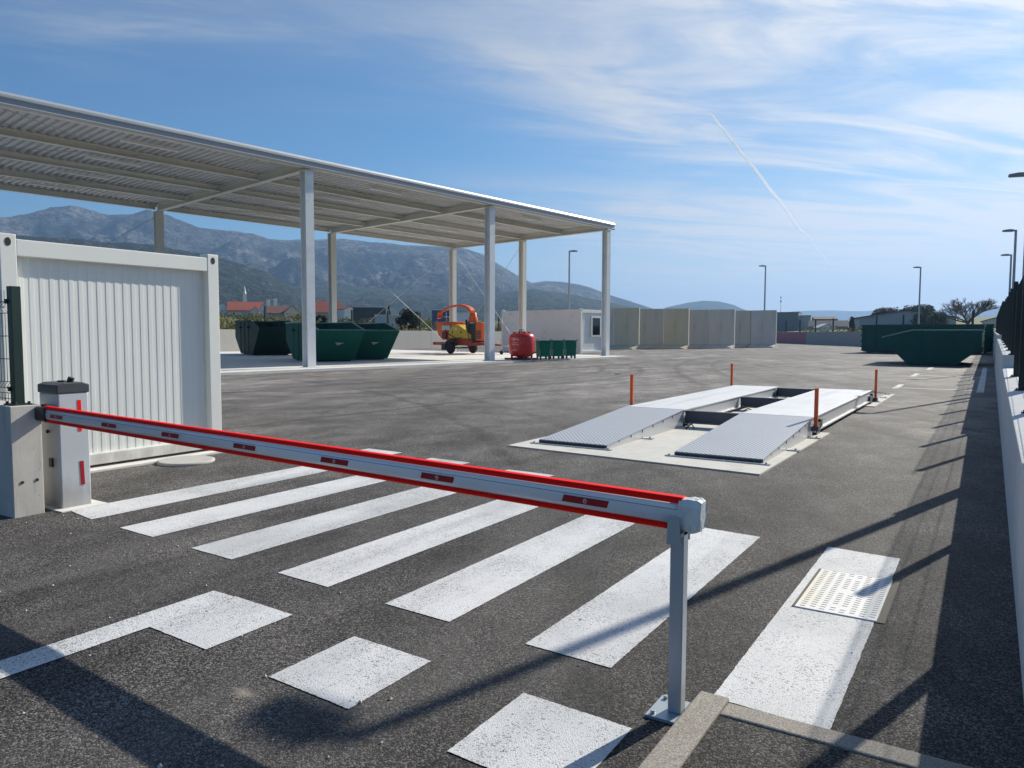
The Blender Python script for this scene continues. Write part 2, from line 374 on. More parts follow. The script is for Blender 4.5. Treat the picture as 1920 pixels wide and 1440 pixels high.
# ------------------------------------------------------------------ sun, sky, camera
SUN_AZ, SUN_EL = R(15.6), R(31.5)
W = bpy.data.worlds.new("World"); S.world = W; W.use_nodes = True
def world():
    t = NT('w', False); t.t = W.node_tree; t.t.nodes.clear()
    out = t.n('OutputWorld'); bg = t.n('Background'); t.link(bg.outputs[0], out.inputs[0])
    sky = t.n('TexSky', sky_type='NISHITA'); sky.sun_disc = False; sky.sun_elevation = SUN_EL; sky.sun_rotation = SUN_AZ
    sky.altitude = 50; sky.air_density = 1.0; sky.dust_density = .6; sky.ozone_density = 2.2
    tc = t.n('TexCoord'); v = tc.outputs['Generated']
    sp = t.n('SeparateXYZ'); t.link(v, sp.inputs[0]); x, y, z = sp.outputs
    az = t.math('MULTIPLY', t.math('ARCTAN2', x, y), 180/PI); el = t.math('MULTIPLY', t.math('ARCSINE', z), 180/PI)
    # cirrus lies on a high flat layer: use the direction projected on it
    zz = t.math('MAXIMUM', z, .03); zz = t.math('ADD', zz, .06)
    cx = t.math('DIVIDE', x, zz); cy = t.math('DIVIDE', y, zz); cv = t.n('CombineXYZ'); t.link(cx, cv.inputs[0]); t.link(cy, cv.inputs[1])
    def stretched(rot, sx, sy, scale, detail, rough, dist, off=0.):
        mp = t.n('Mapping'); mp.vector_type = 'TEXTURE'; mp.inputs['Rotation'].default_value = (0,0,R(rot)); mp.inputs['Scale'].default_value = (1/sx,1/sy,1); mp.inputs['Location'].default_value = (off,off*.7,0)
        t.link(cv.outputs[0], mp.inputs[0]); return t.noise(mp.outputs[0], scale, detail, rough, dist)
    wisp = stretched(48, .45, 1.5, 1.5, 10, .60, 1.5); fine = stretched(38, .4, 1.9, 4.5, 9, .66, 1.3, 3.1); soft = stretched(70, .6, 1., .9, 5, .5, .8, 7.3)
    def band(e0, slope, width, a0, a1, b0, b1):
        c = t.math('SUBTRACT', el, t.math('MULTIPLY_ADD', t.math('ADD', az, 32.), slope, e0))
        c = t.math('ADD', c, t.math('MULTIPLY_ADD', wisp, 5., -2.5))
        g = t.math('POWER', 2.718, t.math('MULTIPLY', t.math('POWER', t.math('DIVIDE', c, width), 2.), -1.))
        return t.math('MULTIPLY', g, t.math('MULTIPLY', t.smooth(az, a0, a1), t.smooth(az, b1, b0)))
    A = t.math('MULTIPLY', band(19.3, -.04, 2.6, -75, -58, -26, -8), .46)
    B = t.math('MULTIPLY', band(10.6, -.12, 1.3, -44, -26, 20, 40), .50)
    B2 = t.math('MULTIPLY', band(8.3, -.10, .8, -44, -26, 20, 40), .34)
    C = t.math('MULTIPLY', band(16.8, -.13, 1.8, -40, -24, 20, 40), .42)
    top = t.math('MULTIPLY', t.smooth(el, 16, 24), t.smooth(az, -70, -10, .22, .62))
    veil = t.math('MULTIPLY', t.smooth(az, -40, 0), t.smooth(el, 0, 8, .80, .92))
    sum_ = veil
    low = t.math('MULTIPLY', t.smooth(el, 13, 1), t.smooth(az, -55, -18, .12, .66))
    for q in (A, B, B2, C, top): sum_ = t.math('ADD', sum_, q)
    tex = t.math('MULTIPLY_ADD', t.smooth(wisp, .32, .70), .75, .25)
    tex = t.math('MULTIPLY', tex, t.math('MULTIPLY_ADD', fine, .7, .65)); tex = t.math('MULTIPLY', tex, t.math('MULTIPLY_ADD', soft, 1.1, .45))
    m = t.math('ADD', t.math('MULTIPLY', sum_, tex), low, clamp=True); m = t.math('MULTIPLY', m, t.math('MULTIPLY', t.smooth(el, 60, 28, .12, 1.), t.math('MULTIPLY', t.smooth(az, 75, 30, .1, 1.), t.smooth(az, -110, -75, .1, 1.))))  # cloud cover cut overhead and behind to lower the fill light in shadows
    m = t.math('MULTIPLY', m, t.smooth(el, -1.5, 1.)); m = t.math('MINIMUM', m, .95)
    glow = t.smooth(az, -45, 8, 6.6, 11.)
    cc = t.n('CombineColor'); t.link(t.math('MULTIPLY', glow, .97), cc.inputs[0]); t.link(glow, cc.inputs[1]); t.link(t.math('MULTIPLY', glow, 1.05), cc.inputs[2])
    deep = t.mix(1., sky.outputs[0], (.50,.88,1.16), 'MULTIPLY'); col = t.mix(m, deep, cc.outputs[0]); t.link(col, bg.inputs[0]); bg.inputs[1].default_value = .068
world()
sl = bpy.data.lights.new('sun', 'SUN'); sl.energy = 5.0; sl.angle = R(.5); sl.color = (1., .94, .82)
so = bpy.data.objects.new('sun', sl); COL.objects.link(so)
sd = Vector((sin(SUN_AZ)*cos(SUN_EL), cos(SUN_AZ)*cos(SUN_EL), sin(SUN_EL))); so.rotation_euler = sd.to_track_quat('Z', 'Y').to_euler(); so.location = (20, 60, 60)

CAM_H, A0, PIT, ROL, FPX = 1.6, .565, .0668, .003, 1415.
cam = bpy.data.cameras.new('camera'); co = bpy.data.objects.new('camera', cam); COL.objects.link(co); S.camera = co
cam.sensor_width = 36; cam.lens = FPX/1920*36; cam.clip_end = 60000; cam.clip_start = .05
F_ = Vector((0, cos(PIT), -sin(PIT))); U_ = Vector((0, sin(PIT), cos(PIT))); X_ = Vector((1,0,0))
r_ = cos(ROL)*X_ + sin(ROL)*U_; u_ = -sin(ROL)*X_ + cos(ROL)*U_
m3 = Matrix((r_, u_, -F_)).transposed(); m4 = Matrix.Rotation(A0, 4, 'Z') @ m3.to_4x4(); m4.translation = (0,0,CAM_H); co.matrix_world = m4
S.view_settings.view_transform = 'Standard'; S.view_settings.look = 'None'; S.view_settings.gamma = 1; S.view_settings.exposure = .40
S.cycles.max_bounces = 6; S.cycles.volume_bounces = 0; S.cycles.use_denoising = True; S.cycles.caustics_reflective = False; S.cycles.caustics_refractive = False

# ------------------------------------------------------------------ ground, hills, haze
def gz(x, y):
    dl = ((x+33.9)*35 + (y-144.7)*20)/40.3
    d = max(0., -x-60, dl-5 if x < 8 else 0)
    k = .042 if -x-60 > dl-5 else .055
    z = k*min(d, 280) + .008*max(0., min(d, 3000)-280)
    return z - .05
def make_ground():
    xs = [-9500,-6500,-4500,-3000,-2000,-1400,-1000,-750,-600,-500] + list(range(-420,121,6)) + [180,260,400,700,1200,2500,5000,9500]
    ys = [-9500,-5000,-2500,-1200,-600,-300,-150] + list(range(-60,521,6)) + [600,750,1000,1400,2000,3000,4500,6500,9500]
    vs = [(x, y, gz(x,y)) for y in ys for x in xs]; n = len(xs)
    fs = [(j*n+i, j*n+i+1, (j+1)*n+i+1, (j+1)*n+i) for j in range(len(ys)-1) for i in range(n-1)]
    mb = MB(); mb.add(vs, fs, True); tag(mb.build('ground', M['ground']), kind='structure')
make_ground()
def ragged(p, amp, rnd=random.Random(17)):
    o = []
    for (x0,y0),(x1,y1) in zip(p, p[1:]+p[:1]):
        L = math.hypot(x1-x0, y1-y0); n = max(1, int(L/.018))
        for i in range(n):
            u = i/n; j = amp*(rnd.gauss(0,.6) + 1.2*mnoise.noise(Vector((x0*3+u*L*9, y0*3, L)))) if i else 0
            o.append((x0+(x1-x0)*u + (y1-y0)/L*j, y0+(y1-y0)*u - (x1-x0)/L*j))
    return o
def sheet(name, polys, z, mat, kind='structure', rag=0):
    mb = MB()
    if rag: polys = [ragged(list(p), rag) for p in polys]
    for p in polys: mb.add([(x,y,z) for x,y in p], [tuple(range(len(p)))])
    return tag(mb.build(name, mat), kind=kind)
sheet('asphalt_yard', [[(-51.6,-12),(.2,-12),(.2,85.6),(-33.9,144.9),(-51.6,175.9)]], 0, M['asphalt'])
sheet('road_beyond_wall', [[(.44,-12),(9,-12),(9,95),(.44,95)]], -.01, M['asphalt_patch'])

def interp(prof, a):
    if a <= prof[0][0]: return prof[0][1]
    for (a0,p0),(a1,p1) in zip(prof, prof[1:]):
        if a <= a1:
            t = (a-a0)/(a1-a0); return p0 + (p1-p0)*t
    return prof[-1][1]
def hills(name, prof, D, foot, mat, rough, z0=10., seed=0., nr=46, step=.14):
    a0, a1 = prof[0][0], prof[-1][0]; na = int((a1-a0)/step)+1
    vs = []; fs = []
    for j in range(nr+8):
        t = j/(nr-1)
        for i in range(na):
            az = a0 + (a1-a0)*i/(na-1); Dc = D*(1+.10*mnoise.noise(Vector((az*.09, seed, 1.3))))
            rr = Dc*foot + (Dc-Dc*foot)*t
            x, y = rr*sin(R(az)), rr*cos(R(az))
            hc = Dc*interp(prof, az) + CAM_H
            q = Vector((x/D*6, y/D*6, seed)); fr = mnoise.ridged_multi_fractal(q, .9, 2.1, 6, 1., 2.)-1.2
            f2 = mnoise.fractal(q*5, .9, 2.0, 5)
            if t <= 1:
                e = t**1.25*.72 + .28*t*t*t
                f3 = mnoise.ridged_multi_fractal(q*3.3, .8, 2.1, 5, 1., 2.)-1.1
                z = z0 + (hc-z0)*e + (fr*rough*1.25 + f3*rough*.34 + f2*rough*.40)*hc*4*t*(1-t)*.5 + f2*hc*.014
            else:
                z = hc - (t-1)*(Dc-Dc*foot)*.5 + f2*hc*.02
            edge = min(1., (az-a0)/1.5, (a1-az)/1.5); z = z*max(0., edge) - 6*(1-max(0., edge))
            if t == 0: z = -6
            vs.append((x, y, z))
    for j in range(nr+7):
        for i in range(na-1): fs.append((j*na+i, j*na+i+1, (j+1)*na+i+1, (j+1)*na+i))
    mb = MB(); mb.add(vs, fs, True); tag(mb.build(name, mat), kind='structure')
HM1 = hill_mat('limestone_mountain', 1.0); HM2 = hill_mat('scrub_spur', .35, (.015,.023,.014), (.22,.215,.20), 2.0); HM3 = hill_mat('wooded_foothill', -.1, (.018,.030,.018), (.12,.118,.10), 1.6)
HM4 = hill_mat('far_ridge', .1)
L1 = [(-73,.118),(-70.2,.122),(-66.2,.1246),(-64.5,.1301),(-63.5,.1386),(-62.4,.1433),(-61.6,.1403),(-60.3,.1355),(-59.1,.1388),(-57.9,.1434),(-57.1,.1412),(-55.4,.1305),(-53.8,.1257),(-52.3,.1244),(-51.1,.1228),(-50.1,.1176),(-49,.117),(-47.2,.1182),(-44.8,.1209),(-42.5,.1179),(-40.5,.1139),(-38,.1132),(-36,.1102),(-34.6,.1048),(-33.2,.089),(-32.4,.08),(-30.9,.0675),(-29.9,.0696),(-28.7,.0682),(-27.5,.0647),(-26.5,.0612),(-25.1,.0507),(-23.6,.043),(-22.2,.0346),(-20.5,.0249),(-17,.012)]
L1b = [(-73,.108),(-70.2,.1085),(-66.3,.1068),(-63.4,.1057),(-60.4,.1054),(-57.8,.1029),(-55.5,.0986),(-53.4,.0918),(-52.1,.0861),(-50.5,.0777),(-49.1,.0651),(-47.5,.0489),(-45.8,.0303),(-43.5,.014)]
L1c = [(-50.5,.04),(-48.8,.0532),(-47.3,.0617),(-45.1,.059),(-42.7,.0576),(-40.4,.0553),(-37.6,.0586),(-34.8,.054),(-32.4,.0556),(-30.8,.0585),(-28.4,.0529),(-26.4,.0459),(-24.4,.0389),(-22.8,.0319),(-21.2,.0236),(-18,.012)]
L2 = [(-23.5,.02),(-21.8,.0284),(-20.7,.0352),(-19.3,.0405),(-18.2,.0431),(-17.1,.0416),(-16.1,.0368),(-15.4,.0313),(-14.1,.0245),(-12,.018)]
L3 = [(-19,.018),(-15.9,.0233),(-13.4,.0264),(-11.6,.0289),(-9.5,.0292),(-8.1,.0283),(-6.6,.0287),(-5.5,.0235),(-4.2,.0171),(-1,.0133),(3,.012)]
L4 = [(-8,.010),(-5.2,.0147),(-3.6,.0263),(-2.1,.032),(-.9,.0347),(.5,.0325),(1.7,.0298),(3.8,.0275),(6.4,.0201),(9,.014)]
hills('mountain_range', L1, 3100, .50, HM1, .30, 20, 2.1, 60, .12)
hills('scrub_spur', L1b, 1500, .55, HM2, .16, 18, 5.7, 44, .12)
hills('foothills', L1c, 2100, .5, HM3, .28, 16, 9.2, 44, .12)
hills('round_hill', L2, 4300, .7, HM3, .2, 20, 3.3, 30, .12)
hills('distant_ridge', L3, 7600, .8, HM4, .2, 25, 6.1, 24, .15)
hills('distant_hill', L4, 7000, .8, HM4, .2, 25, 8.4, 24, .15)

def haze(density=.00016):
    mb = MB(); mb.box(-9000, 9000, -9000, 9000, -60, 500)
    t = NT('haze_air'); v = t.n('VolumePrincipled'); v.inputs['Color'].default_value = (.38,.62,1.,1); v.inputs['Density'].default_value = density
    v.inputs['Density Attribute'].default_value = ''; v.inputs['Anisotropy'].default_value = .25
    t.t.links.new(v.outputs[0], t.out.inputs['Volume']); t.m.cycles.homogeneous_volume = True
    tag(mb.build('haze', t.m), kind='stuff')
haze()

# ------------------------------------------------------------------ painted markings, kerbs, pads
def rect(x0, x1, y0, y1): return [(x0,y0),(x1,y0),(x1,y1),(x0,y1)]
zeb = []
for i, x in enumerate((-6.93,-5.97,-4.96,-3.96,-2.97,-1.97,-.98)):
    y0 = 3.47-.045*i; zeb.append([(x,y0),(x+.49,y0-.02),(x+.49,y0+2.76),(x,y0+2.8)])
zeb[0][0] = (-6.93,3.52)
sheet('zebra_crossing', zeb, .004, M['paint'], rag=.0017)
give = []
for x in (-3.82,-2.78,-1.70): give.append([(x,2.33-.05*(x+3.8)),(x+.53,2.31-.05*(x+3.8)),(x+.53,2.87-.05*(x+3.8)),(x,2.89-.05*(x+3.8))])
for x in (-7.24,-6.02,-4.74): give.append([(x,6.95-.12*(x+7)),(x+.63,6.93-.12*(x+7)),(x+.63,7.66-.12*(x+7)),(x,7.68-.12*(x+7))])
sheet('give_way_squares', give, .004, M['paint'], rag=.0017)
sheet('lane_line', [rect(-4.01,-3.80,-1,2.88)], .0055, M['paint'], rag=.0015)
sheet('parking_lines', [rect(-2.42,-2.05,25.2,25.36)[:0] or rect(-2.42,-.28,25.35,25.5), rect(-2.46,-2.3,25.0,27.2), rect(-2.42,-.28,33.4,33.6), rect(-2.6,-2.42,32.6,35.2), rect(-2.42,-.28,40.3,40.6), rect(-2.5,-2.3,39.5,42.3), rect(-.30,-.12,24.6,43.5)], .004, M['paint'])
sheet('new_asphalt_strip', [[(-.91,-8),(.18,-8),(.18,3.06),(-.91,3.06)]], .006, M['asphalt_patch'])
mb = MB(); mb.box(-1.035,-.905,-8,3.21,-.05,.018); tag(mb.build('kerb', M['kerb'], bevel=.008), kind='structure')
mb = MB(); mb.box(-.902,.178,3.055,3.175,-.05,.014); tag(mb.build('kerb', M['kerb'], bevel=.008), kind='structure')
mb = MB(); mb.prism([(-5.74,8.95),(-2.16,8.66),(-2.14,12.95),(-2.42,12.95),(-2.42,18.3),(-2.12,18.3),(-2.12,22.4),(-5.74,22.6),(-5.74,18.3),(-5.42,18.3),(-5.42,13.2),(-5.74,13.2)], -.05, .018, 'xy')
tag(mb.build('weighbridge_pad', M['pad']), kind='structure')
CF = [Vector((-22.06+1.48*-i, 46.58-11.93*i, 0)) for i in range(4)]
cd = Vector((.1227,.9924,0)); cn = Vector((-.984,.177,0))
def CP(s, t, z): return CF[0] - cd*s + cn*t + Vector((0,0,z))
mb = MB(); mb.prism([tuple(CP(-1.1,-1.25,0)[:2]), tuple(CP(48,-1.25,0)[:2]), (-51.2, 2), (-51.2, 53.5)][::-1], -.05, .10, 'xy')
tag(mb.build('canopy_slab', M['slab']), kind='structure')
mb = MB(); mb.prism([tuple(CP(-.9,-.38,0)[:2]), tuple(CP(47,-.38,0)[:2]), tuple(CP(47,-.30,0)[:2]), tuple(CP(-.9,-.30,0)[:2])], .1, .135, 'xy')
tag(mb.build('slab_kerb_strip', M['slab']), kind='structure')
mb = MB(); mb.box(-15, -8.60, 3.9, 6.62, -.05, .022); mb.box(-7.42,-6.90,3.44,3.86,-.05,.010); tag(mb.build('footing_concrete', M['slab']), kind='structure')

# ------------------------------------------------------------------ boundary wall and fence on the right
WSEG = [(-6,16.05,lambda y: .74+.0178*y), (16.06,34,lambda y: 1.06+.0115*y), (34.01,86,lambda y: 1.40+.006*y)]
def walltop(y):
    for a, b, f in WSEG:
        if y <= b: return f(y)
    return 1.9
wt = thing('boundary_wall', 'pale grey concrete boundary wall stepping up along the right side, topped by the dark mesh fence', 'wall', (.30,0,0))
for a, b, f in WSEG:
    mb = MB(); mb.prism([(a,-.05),(b,-.05),(b,f(b)),(a,f(a))], .18-.30, .44-.30, 'yz'); mb.build('wall_section', M['wall_r'], wt, bevel=.008)
ft = thing('mesh_fence', 'tall dark anthracite mesh fence with close posts bolted on top of the right-hand wall', 'fence', (.33,0,0))
ys = [3.15+2.6*i for i in range(31)]
for i, y in enumerate(ys):
    z = walltop(y); mb = MB(); mb.box(-.035,.035,y-.03,y+.03,z,z+1.28+.02*(i%2)); mb.box(-.07,.07,y-.07,y+.07,z,z+.012)
    for sx in (-.05,.05): mb.cyl((sx,y-.05,z+.01), .012, .02, 6)
    mb.build('post', M['fencepost'], ft)
    if i < len(ys)-1:
        z2 = max(z, walltop(y+2.6)); mb = MB()
        for k in range(1, 50):
            yy = y+2.6*k/50; mb.tube([(.04,yy,z2+.06),(.04,yy,z2+1.24)], .0028, 3, False, False)
        for zz in (.10,.35,.65,.95,1.2): mb.tube([(.045,y,z2+zz),(.045,y+2.6,z2+zz)], .003, 3, False, False)
        mb.build('mesh_panel', M['wire'], ft)

def cam2site(X, F): return (X*cos(A0)-F*sin(A0), X*sin(A0)+F*cos(A0))
# lamps
def make_lamp(h=6.2):
    t = thing('street_lamp', 'x', 'lamp post', group='slim grey lamp posts around the yard')
    mb = MB(); mb.tube([(0,0,0),(0,0,.9),(0,0,h)], [.085,.07,.05], 10); mb.cyl((0,0,0), .14, .03, 10); mb.build('pole', M['lamp'], t)
    mb = MB(); mb.tube([(.04,0,h-.02),(-.10,0,h+.01),(-.18,0,h+.01)], [.055,.045,.04], 8); mb.build('arm', M['lamp'], t)
    mb = MB(); mb.prism([(-.10,h-.045),(-.48,h-.03),(-.52,h+.0),(-.48,h+.04),(-.25,h+.065),(-.10,h+.055)], -.12, .12); mb.build('lamp_head', M['lamphead'], t, bevel=.015)
    return t
lamp0 = make_lamp()
lamps = [((.56,11.55,0),0,'lamp post by the right wall nearest the barrier, throwing the long shadow over the crossing'),
 ((.74,26.5,0),0,'lamp post at the right picture edge whose lamp head stands highest in the sky'),
 ((.73,40.3,0),0,'lamp post behind the mesh fence, second in height of the right-hand row'),
 ((.78,52.4,0),0,'lamp post behind the mesh fence, lowest and farthest of the right-hand row'),
 ((*cam2site((1719.5-960)/FPX*78, 78),0),R(25),'slim lamp post rising between the green skips and the round pine trees'),
 ((*cam2site((1431-960)/FPX*102, 102),0),R(30),'slim lamp post rising from behind the right end of the tall concrete panel row'),
 ((*cam2site((1066-960)/FPX*73, 73),0),PI+R(34),'slim lamp post seen between the last canopy columns, above the far white container')]
for i, (p, rz, lb) in enumerate(lamps):
    o = lamp0 if i == 0 else copy_tree(lamp0)
    o.location = p; o.rotation_euler = (0,0,rz); o['label'] = lb
    k_ = (.97,1,1,1,1.37,1.73,1.53)[i]; o.scale = (max(1,k_),max(1,k_),k_)

# ------------------------------------------------------------------ left pillar wall, fence post
t = thing('gate_pillar_wall', 'rough board-marked concrete wall end beside the barrier cabinet', 'wall', (-7.04,3.24,0))
mb = MB(); mb.box(-9,0,-.125,.125,-.05,.965); mb.build('wall_block', M['pillar'], t, bevel=.006)
mb = MB()
for yy, zz in ((-.05,.30),(.07,.305)):
    mb.cyl((.002,yy,zz), .014, .004, 7, 'x')
mb.build('tie_hole', M['void'], t)
t = thing('mesh_fence', 'dark green mesh fence panel and post bolted on the left wall end', 'fence', (-7.14,3.24,.965))
mb = MB(); mb.box(-.07,.01,-.04,.04,0,1.03); mb.build('post', M['green_post'], t, bevel=.004)
mb = MB(); mb.box(-.12,.06,-.075,.075,0,.012)
for sx in (-.10,.045):
    for sy in (-.055,.055): mb.cyl((sx,sy,.01), .013, .022, 6)
mb.build('base_plate', M['fencepost'], t)
mb = MB()
for k in range(44):
    xx = -.10-.055*k
    for j in range(1):
        mb.tube([(xx,-.02,.03),(xx,-.02,.10),(xx,-.055,.15),(xx,-.02,.20),(xx,-.02,.80),(xx,-.055,.85),(xx,-.02,.90),(xx,-.02,1.0)], .0030, 3, False, False)
for zz, yy in ((.05,-.02),(.10,-.02),(.15,-.055),(.20,-.02),(.40,-.02),(.60,-.02),(.80,-.02),(.85,-.055),(.90,-.02)): mb.tube([(-.06,yy,zz),(-2.5,yy,zz)], .0035, 4, False, False)
for zz in (.14,.90): mb.box(-.085,-.055,-.055,-.02,zz-.02,zz+.02)
mb.build('mesh_panel', M['wire'], t)

# ------------------------------------------------------------------ barrier
bt = thing('boom_barrier', 'grey boom barrier with red-edged arm lowered across the entrance', 'barrier', (-7.185,3.64,0))
mb = MB(); mb.box(-.165,.165,-.14,.13,.0,1.05); mb.build('cabinet', M['cab'], bt, bevel=.012)
mb = MB(); mb.prism([(-.15,1.05),(.14,1.05),(.14,1.125),(.08,1.145),(-.09,1.145),(-.15,1.125)], -.172, .172, 'yz'); lid = mb.build('lid', M['cap'], bt, bevel=.008)
mb = MB(); mb.tube([(.06,.02,1.14),(.075,.03,1.185)], .028, 10); mb.cyl((-.02,-.01,1.146), .035, .012, 12); mb.build('lid_lock', M['black'], lid)
mb = MB(); mb.prism([(.05,.42),(.085,.42),(.085,.20),(.05,.20)][::-1], .166, .169, 'yz'); mb.v = [(x, y-.02+(.42-z)*.03 if True else y, z+.0) for x, y, z in mb.v]
o = mb.build('reflector_sticker', M['sticker'], bt)
mb = MB(); mb.prism([(.03,.70),(.06,.695),(.06,.98),(.03,.985)], .166, .169, 'yz'); mb.build('reflector_sticker', M['red'], bt)
mb = MB(); mb.box(-.01,.05,-.155,-.139,.38,.46); mb.cyl((-.03,-.155,.70), .016, .018, 10, 'y'); mb.build('side_socket', M['black'], bt, bevel=.004)
# arm runs from the cabinet to the rest post
pa = Vector((-6.98,3.355,.89)); pb = Vector((-1.005,2.968,.862)); ad = (pb-pa); alen = ad.length; arz = math.atan2(ad.y, ad.x); apit = -math.atan2(ad.z, math.hypot(ad.x, ad.y))
def arm_part(mb, name, mat, parent, **k):
    Mx = Matrix.Translation(pa-bt.location) @ Matrix.Rotation(arz,4,'Z') @ Matrix.Rotation(apit,4,'Y'); mb.xf(Mx); return mb.build(name, mat, parent, **k)
def ell(ry, rz, n=28, zlo=-1, zhi=1): return [(ry*cos(2*PI*k/n), rz*sin(2*PI*k/n)) for k in range(n)]
prof = [(.022,.043),(-.022,.043),(-.029,.036),(-.033,.024),(-.0345,.008),(-.0345,-.008),(-.033,-.024),(-.029,-.036),(-.022,-.043),(.022,-.043),(.031,-.03),(.034,0),(.031,.03)]
mb = MB(); mb.prism(prof, -.06, alen-.045, 'yz')
for i in range(len(mb.f)): mb.sm[i] = len(mb.f[i]) == 4
arm = arm_part(mb, 'arm', M['alu'], bt)
for sgn in (1,-1):
    mb = MB(); mb.prism([(.022,.0435*sgn),(.027,.052*sgn),(.027,.062*sgn),(.018,.070*sgn),(-.020,.070*sgn),(-.029,.062*sgn),(-.029,.052*sgn),(-.024,.0435*sgn)], .06, alen-.035 if sgn > 0 else alen-.10, 'yz'); arm_part(mb, 'red_edge_strip', M['red'], arm, bevel=.003)
mb = MB(); mb.prism([(-.0355,.0205),(-.0355,.019),(-.0325,.019),(-.0325,.0205)], .13, alen-.05, 'yz'); arm_part(mb, 'groove', M['cap'], arm)
logo_ring = None
for xa, xb in ((-6.77,-6.54),(-5.87,-5.64),(-4.99,-4.76),(-4.12,-3.88),(-3.26,-3.02),(-2.47,-2.24),(-1.60,-1.36)):
    u = xa+6.98+.0; w = xb-xa
    mb = MB(); mb.prism([(u+.010,.011),(u,-.020),(u+w-.010,-.020),(u+w,.011)], -.0372, -.0340)
    st = arm_part(mb, 'reflector_sticker', M['sticker'], arm)
    mb = MB(); c = u+w*.5; n = 14
    for k in range(n):
        a0_, a1_ = 2*PI*k/n, 2*PI*(k+1)/n
        mb.quad((c+.0105*cos(a0_),-.0378,-.0045+.0105*sin(a0_)),(c+.0105*cos(a1_),-.0378,-.0045+.0105*sin(a1_)),(c+.0078*cos(a1_),-.0378,-.0045+.0078*sin(a1_)),(c+.0078*cos(a0_),-.0378,-.0045+.0078*sin(a0_)))
        if k not in (9,10,11):
            mb.quad((c+.0052*cos(a0_),-.0378,-.003+.0052*sin(a0_)),(c+.0052*cos(a1_),-.0378,-.003+.0052*sin(a1_)),(c+.0030*cos(a1_),-.0378,-.003+.0030*sin(a1_)),(c+.0030*cos(a0_),-.0378,-.003+.0030*sin(a0_)))
    mb.box(c-.0052,c-.0030,-.0378,-.0374,-.011,.001)
    # sub-parts stop at three levels: print is kept on the sticker's parent
    arm_part(mb, 'round_print', M['stickerw'], arm)
mb = MB(); mb.prism([(.03,.055),(-.035,.062),(-.048,.045),(-.048,-.050),(-.035,-.066),(.05,-.066),(.09,-.04),(.09,.05)], -.075, .12, 'yz'); arm_part(mb, 'arm_bracket', M['black'], bt, bevel=.012)
mb = MB(); mb.tube([Vector((-.08,-.12,.89)), Vector((-.08,-.33,.89))], .055, 14); mb.build('pivot', M['cap'], bt)
mb = MB()   # crumpled plastic wrapped over the far tip
n = 14; rings = 7; vs = []
for j in range(rings):
    xx = alen-.05+.095*j/(rings-1); g = 1.0+.10*j/(rings-1) - (.16 if j == rings-1 else 0)
    for k in range(n):
        a = 2*PI*k/n; y = .035*g*max(-1,min(1,1.25*cos(a))); z = .066*g*max(-1,min(1,1.2*sin(a)))
        q = 1+.16*mnoise.noise(Vector((j*1.9, k*1.7, 3.)));
        vs.append((xx+.012*mnoise.noise(Vector((k*1.3,j,7.))), y*q, z*q))
fs = [(j*n+k, j*n+(k+1)%n, (j+1)*n+(k+1)%n, (j+1)*n+k) for j in range(rings-1) for k in range(n)]
mb.add(vs, fs); mb.add(vs[-n:], [tuple(range(n))]); mb.add(vs[:n], [tuple(range(n))]); arm_part(mb, 'wrapped_tip', M['wrap'], arm)

rp = thing('boom_rest_post', 'square grey steel post on a base plate holding up the boom tip', 'post', (-1.065,2.985,0))
mb = MB(); mb.box(-.029,.029,-.029,.029,.012,.80); mb.build('post', M['post'], rp, bevel=.004)
mb = MB(); mb.box(-.10,.027,-.10,.10,0,.012)
for sx in (-.075,):
    for sy in (-.075,.075): mb.cyl((sx,sy,.012), .010, .014, 6)
mb.build('base_plate', M['post'], rp)
mb = MB(); mb.prism([(-.029,.74),(.029,.74),(.024,.855),(-.024,.855)], -.074, -.068, 'xz'); mb.prism([(-.029,.74),(.029,.74),(.024,.855),(-.024,.855)], .045, .051, 'xz'); mb.box(-.029,.029,-.068,.045,.772,.786); mb.build('fork', M['post'], rp)

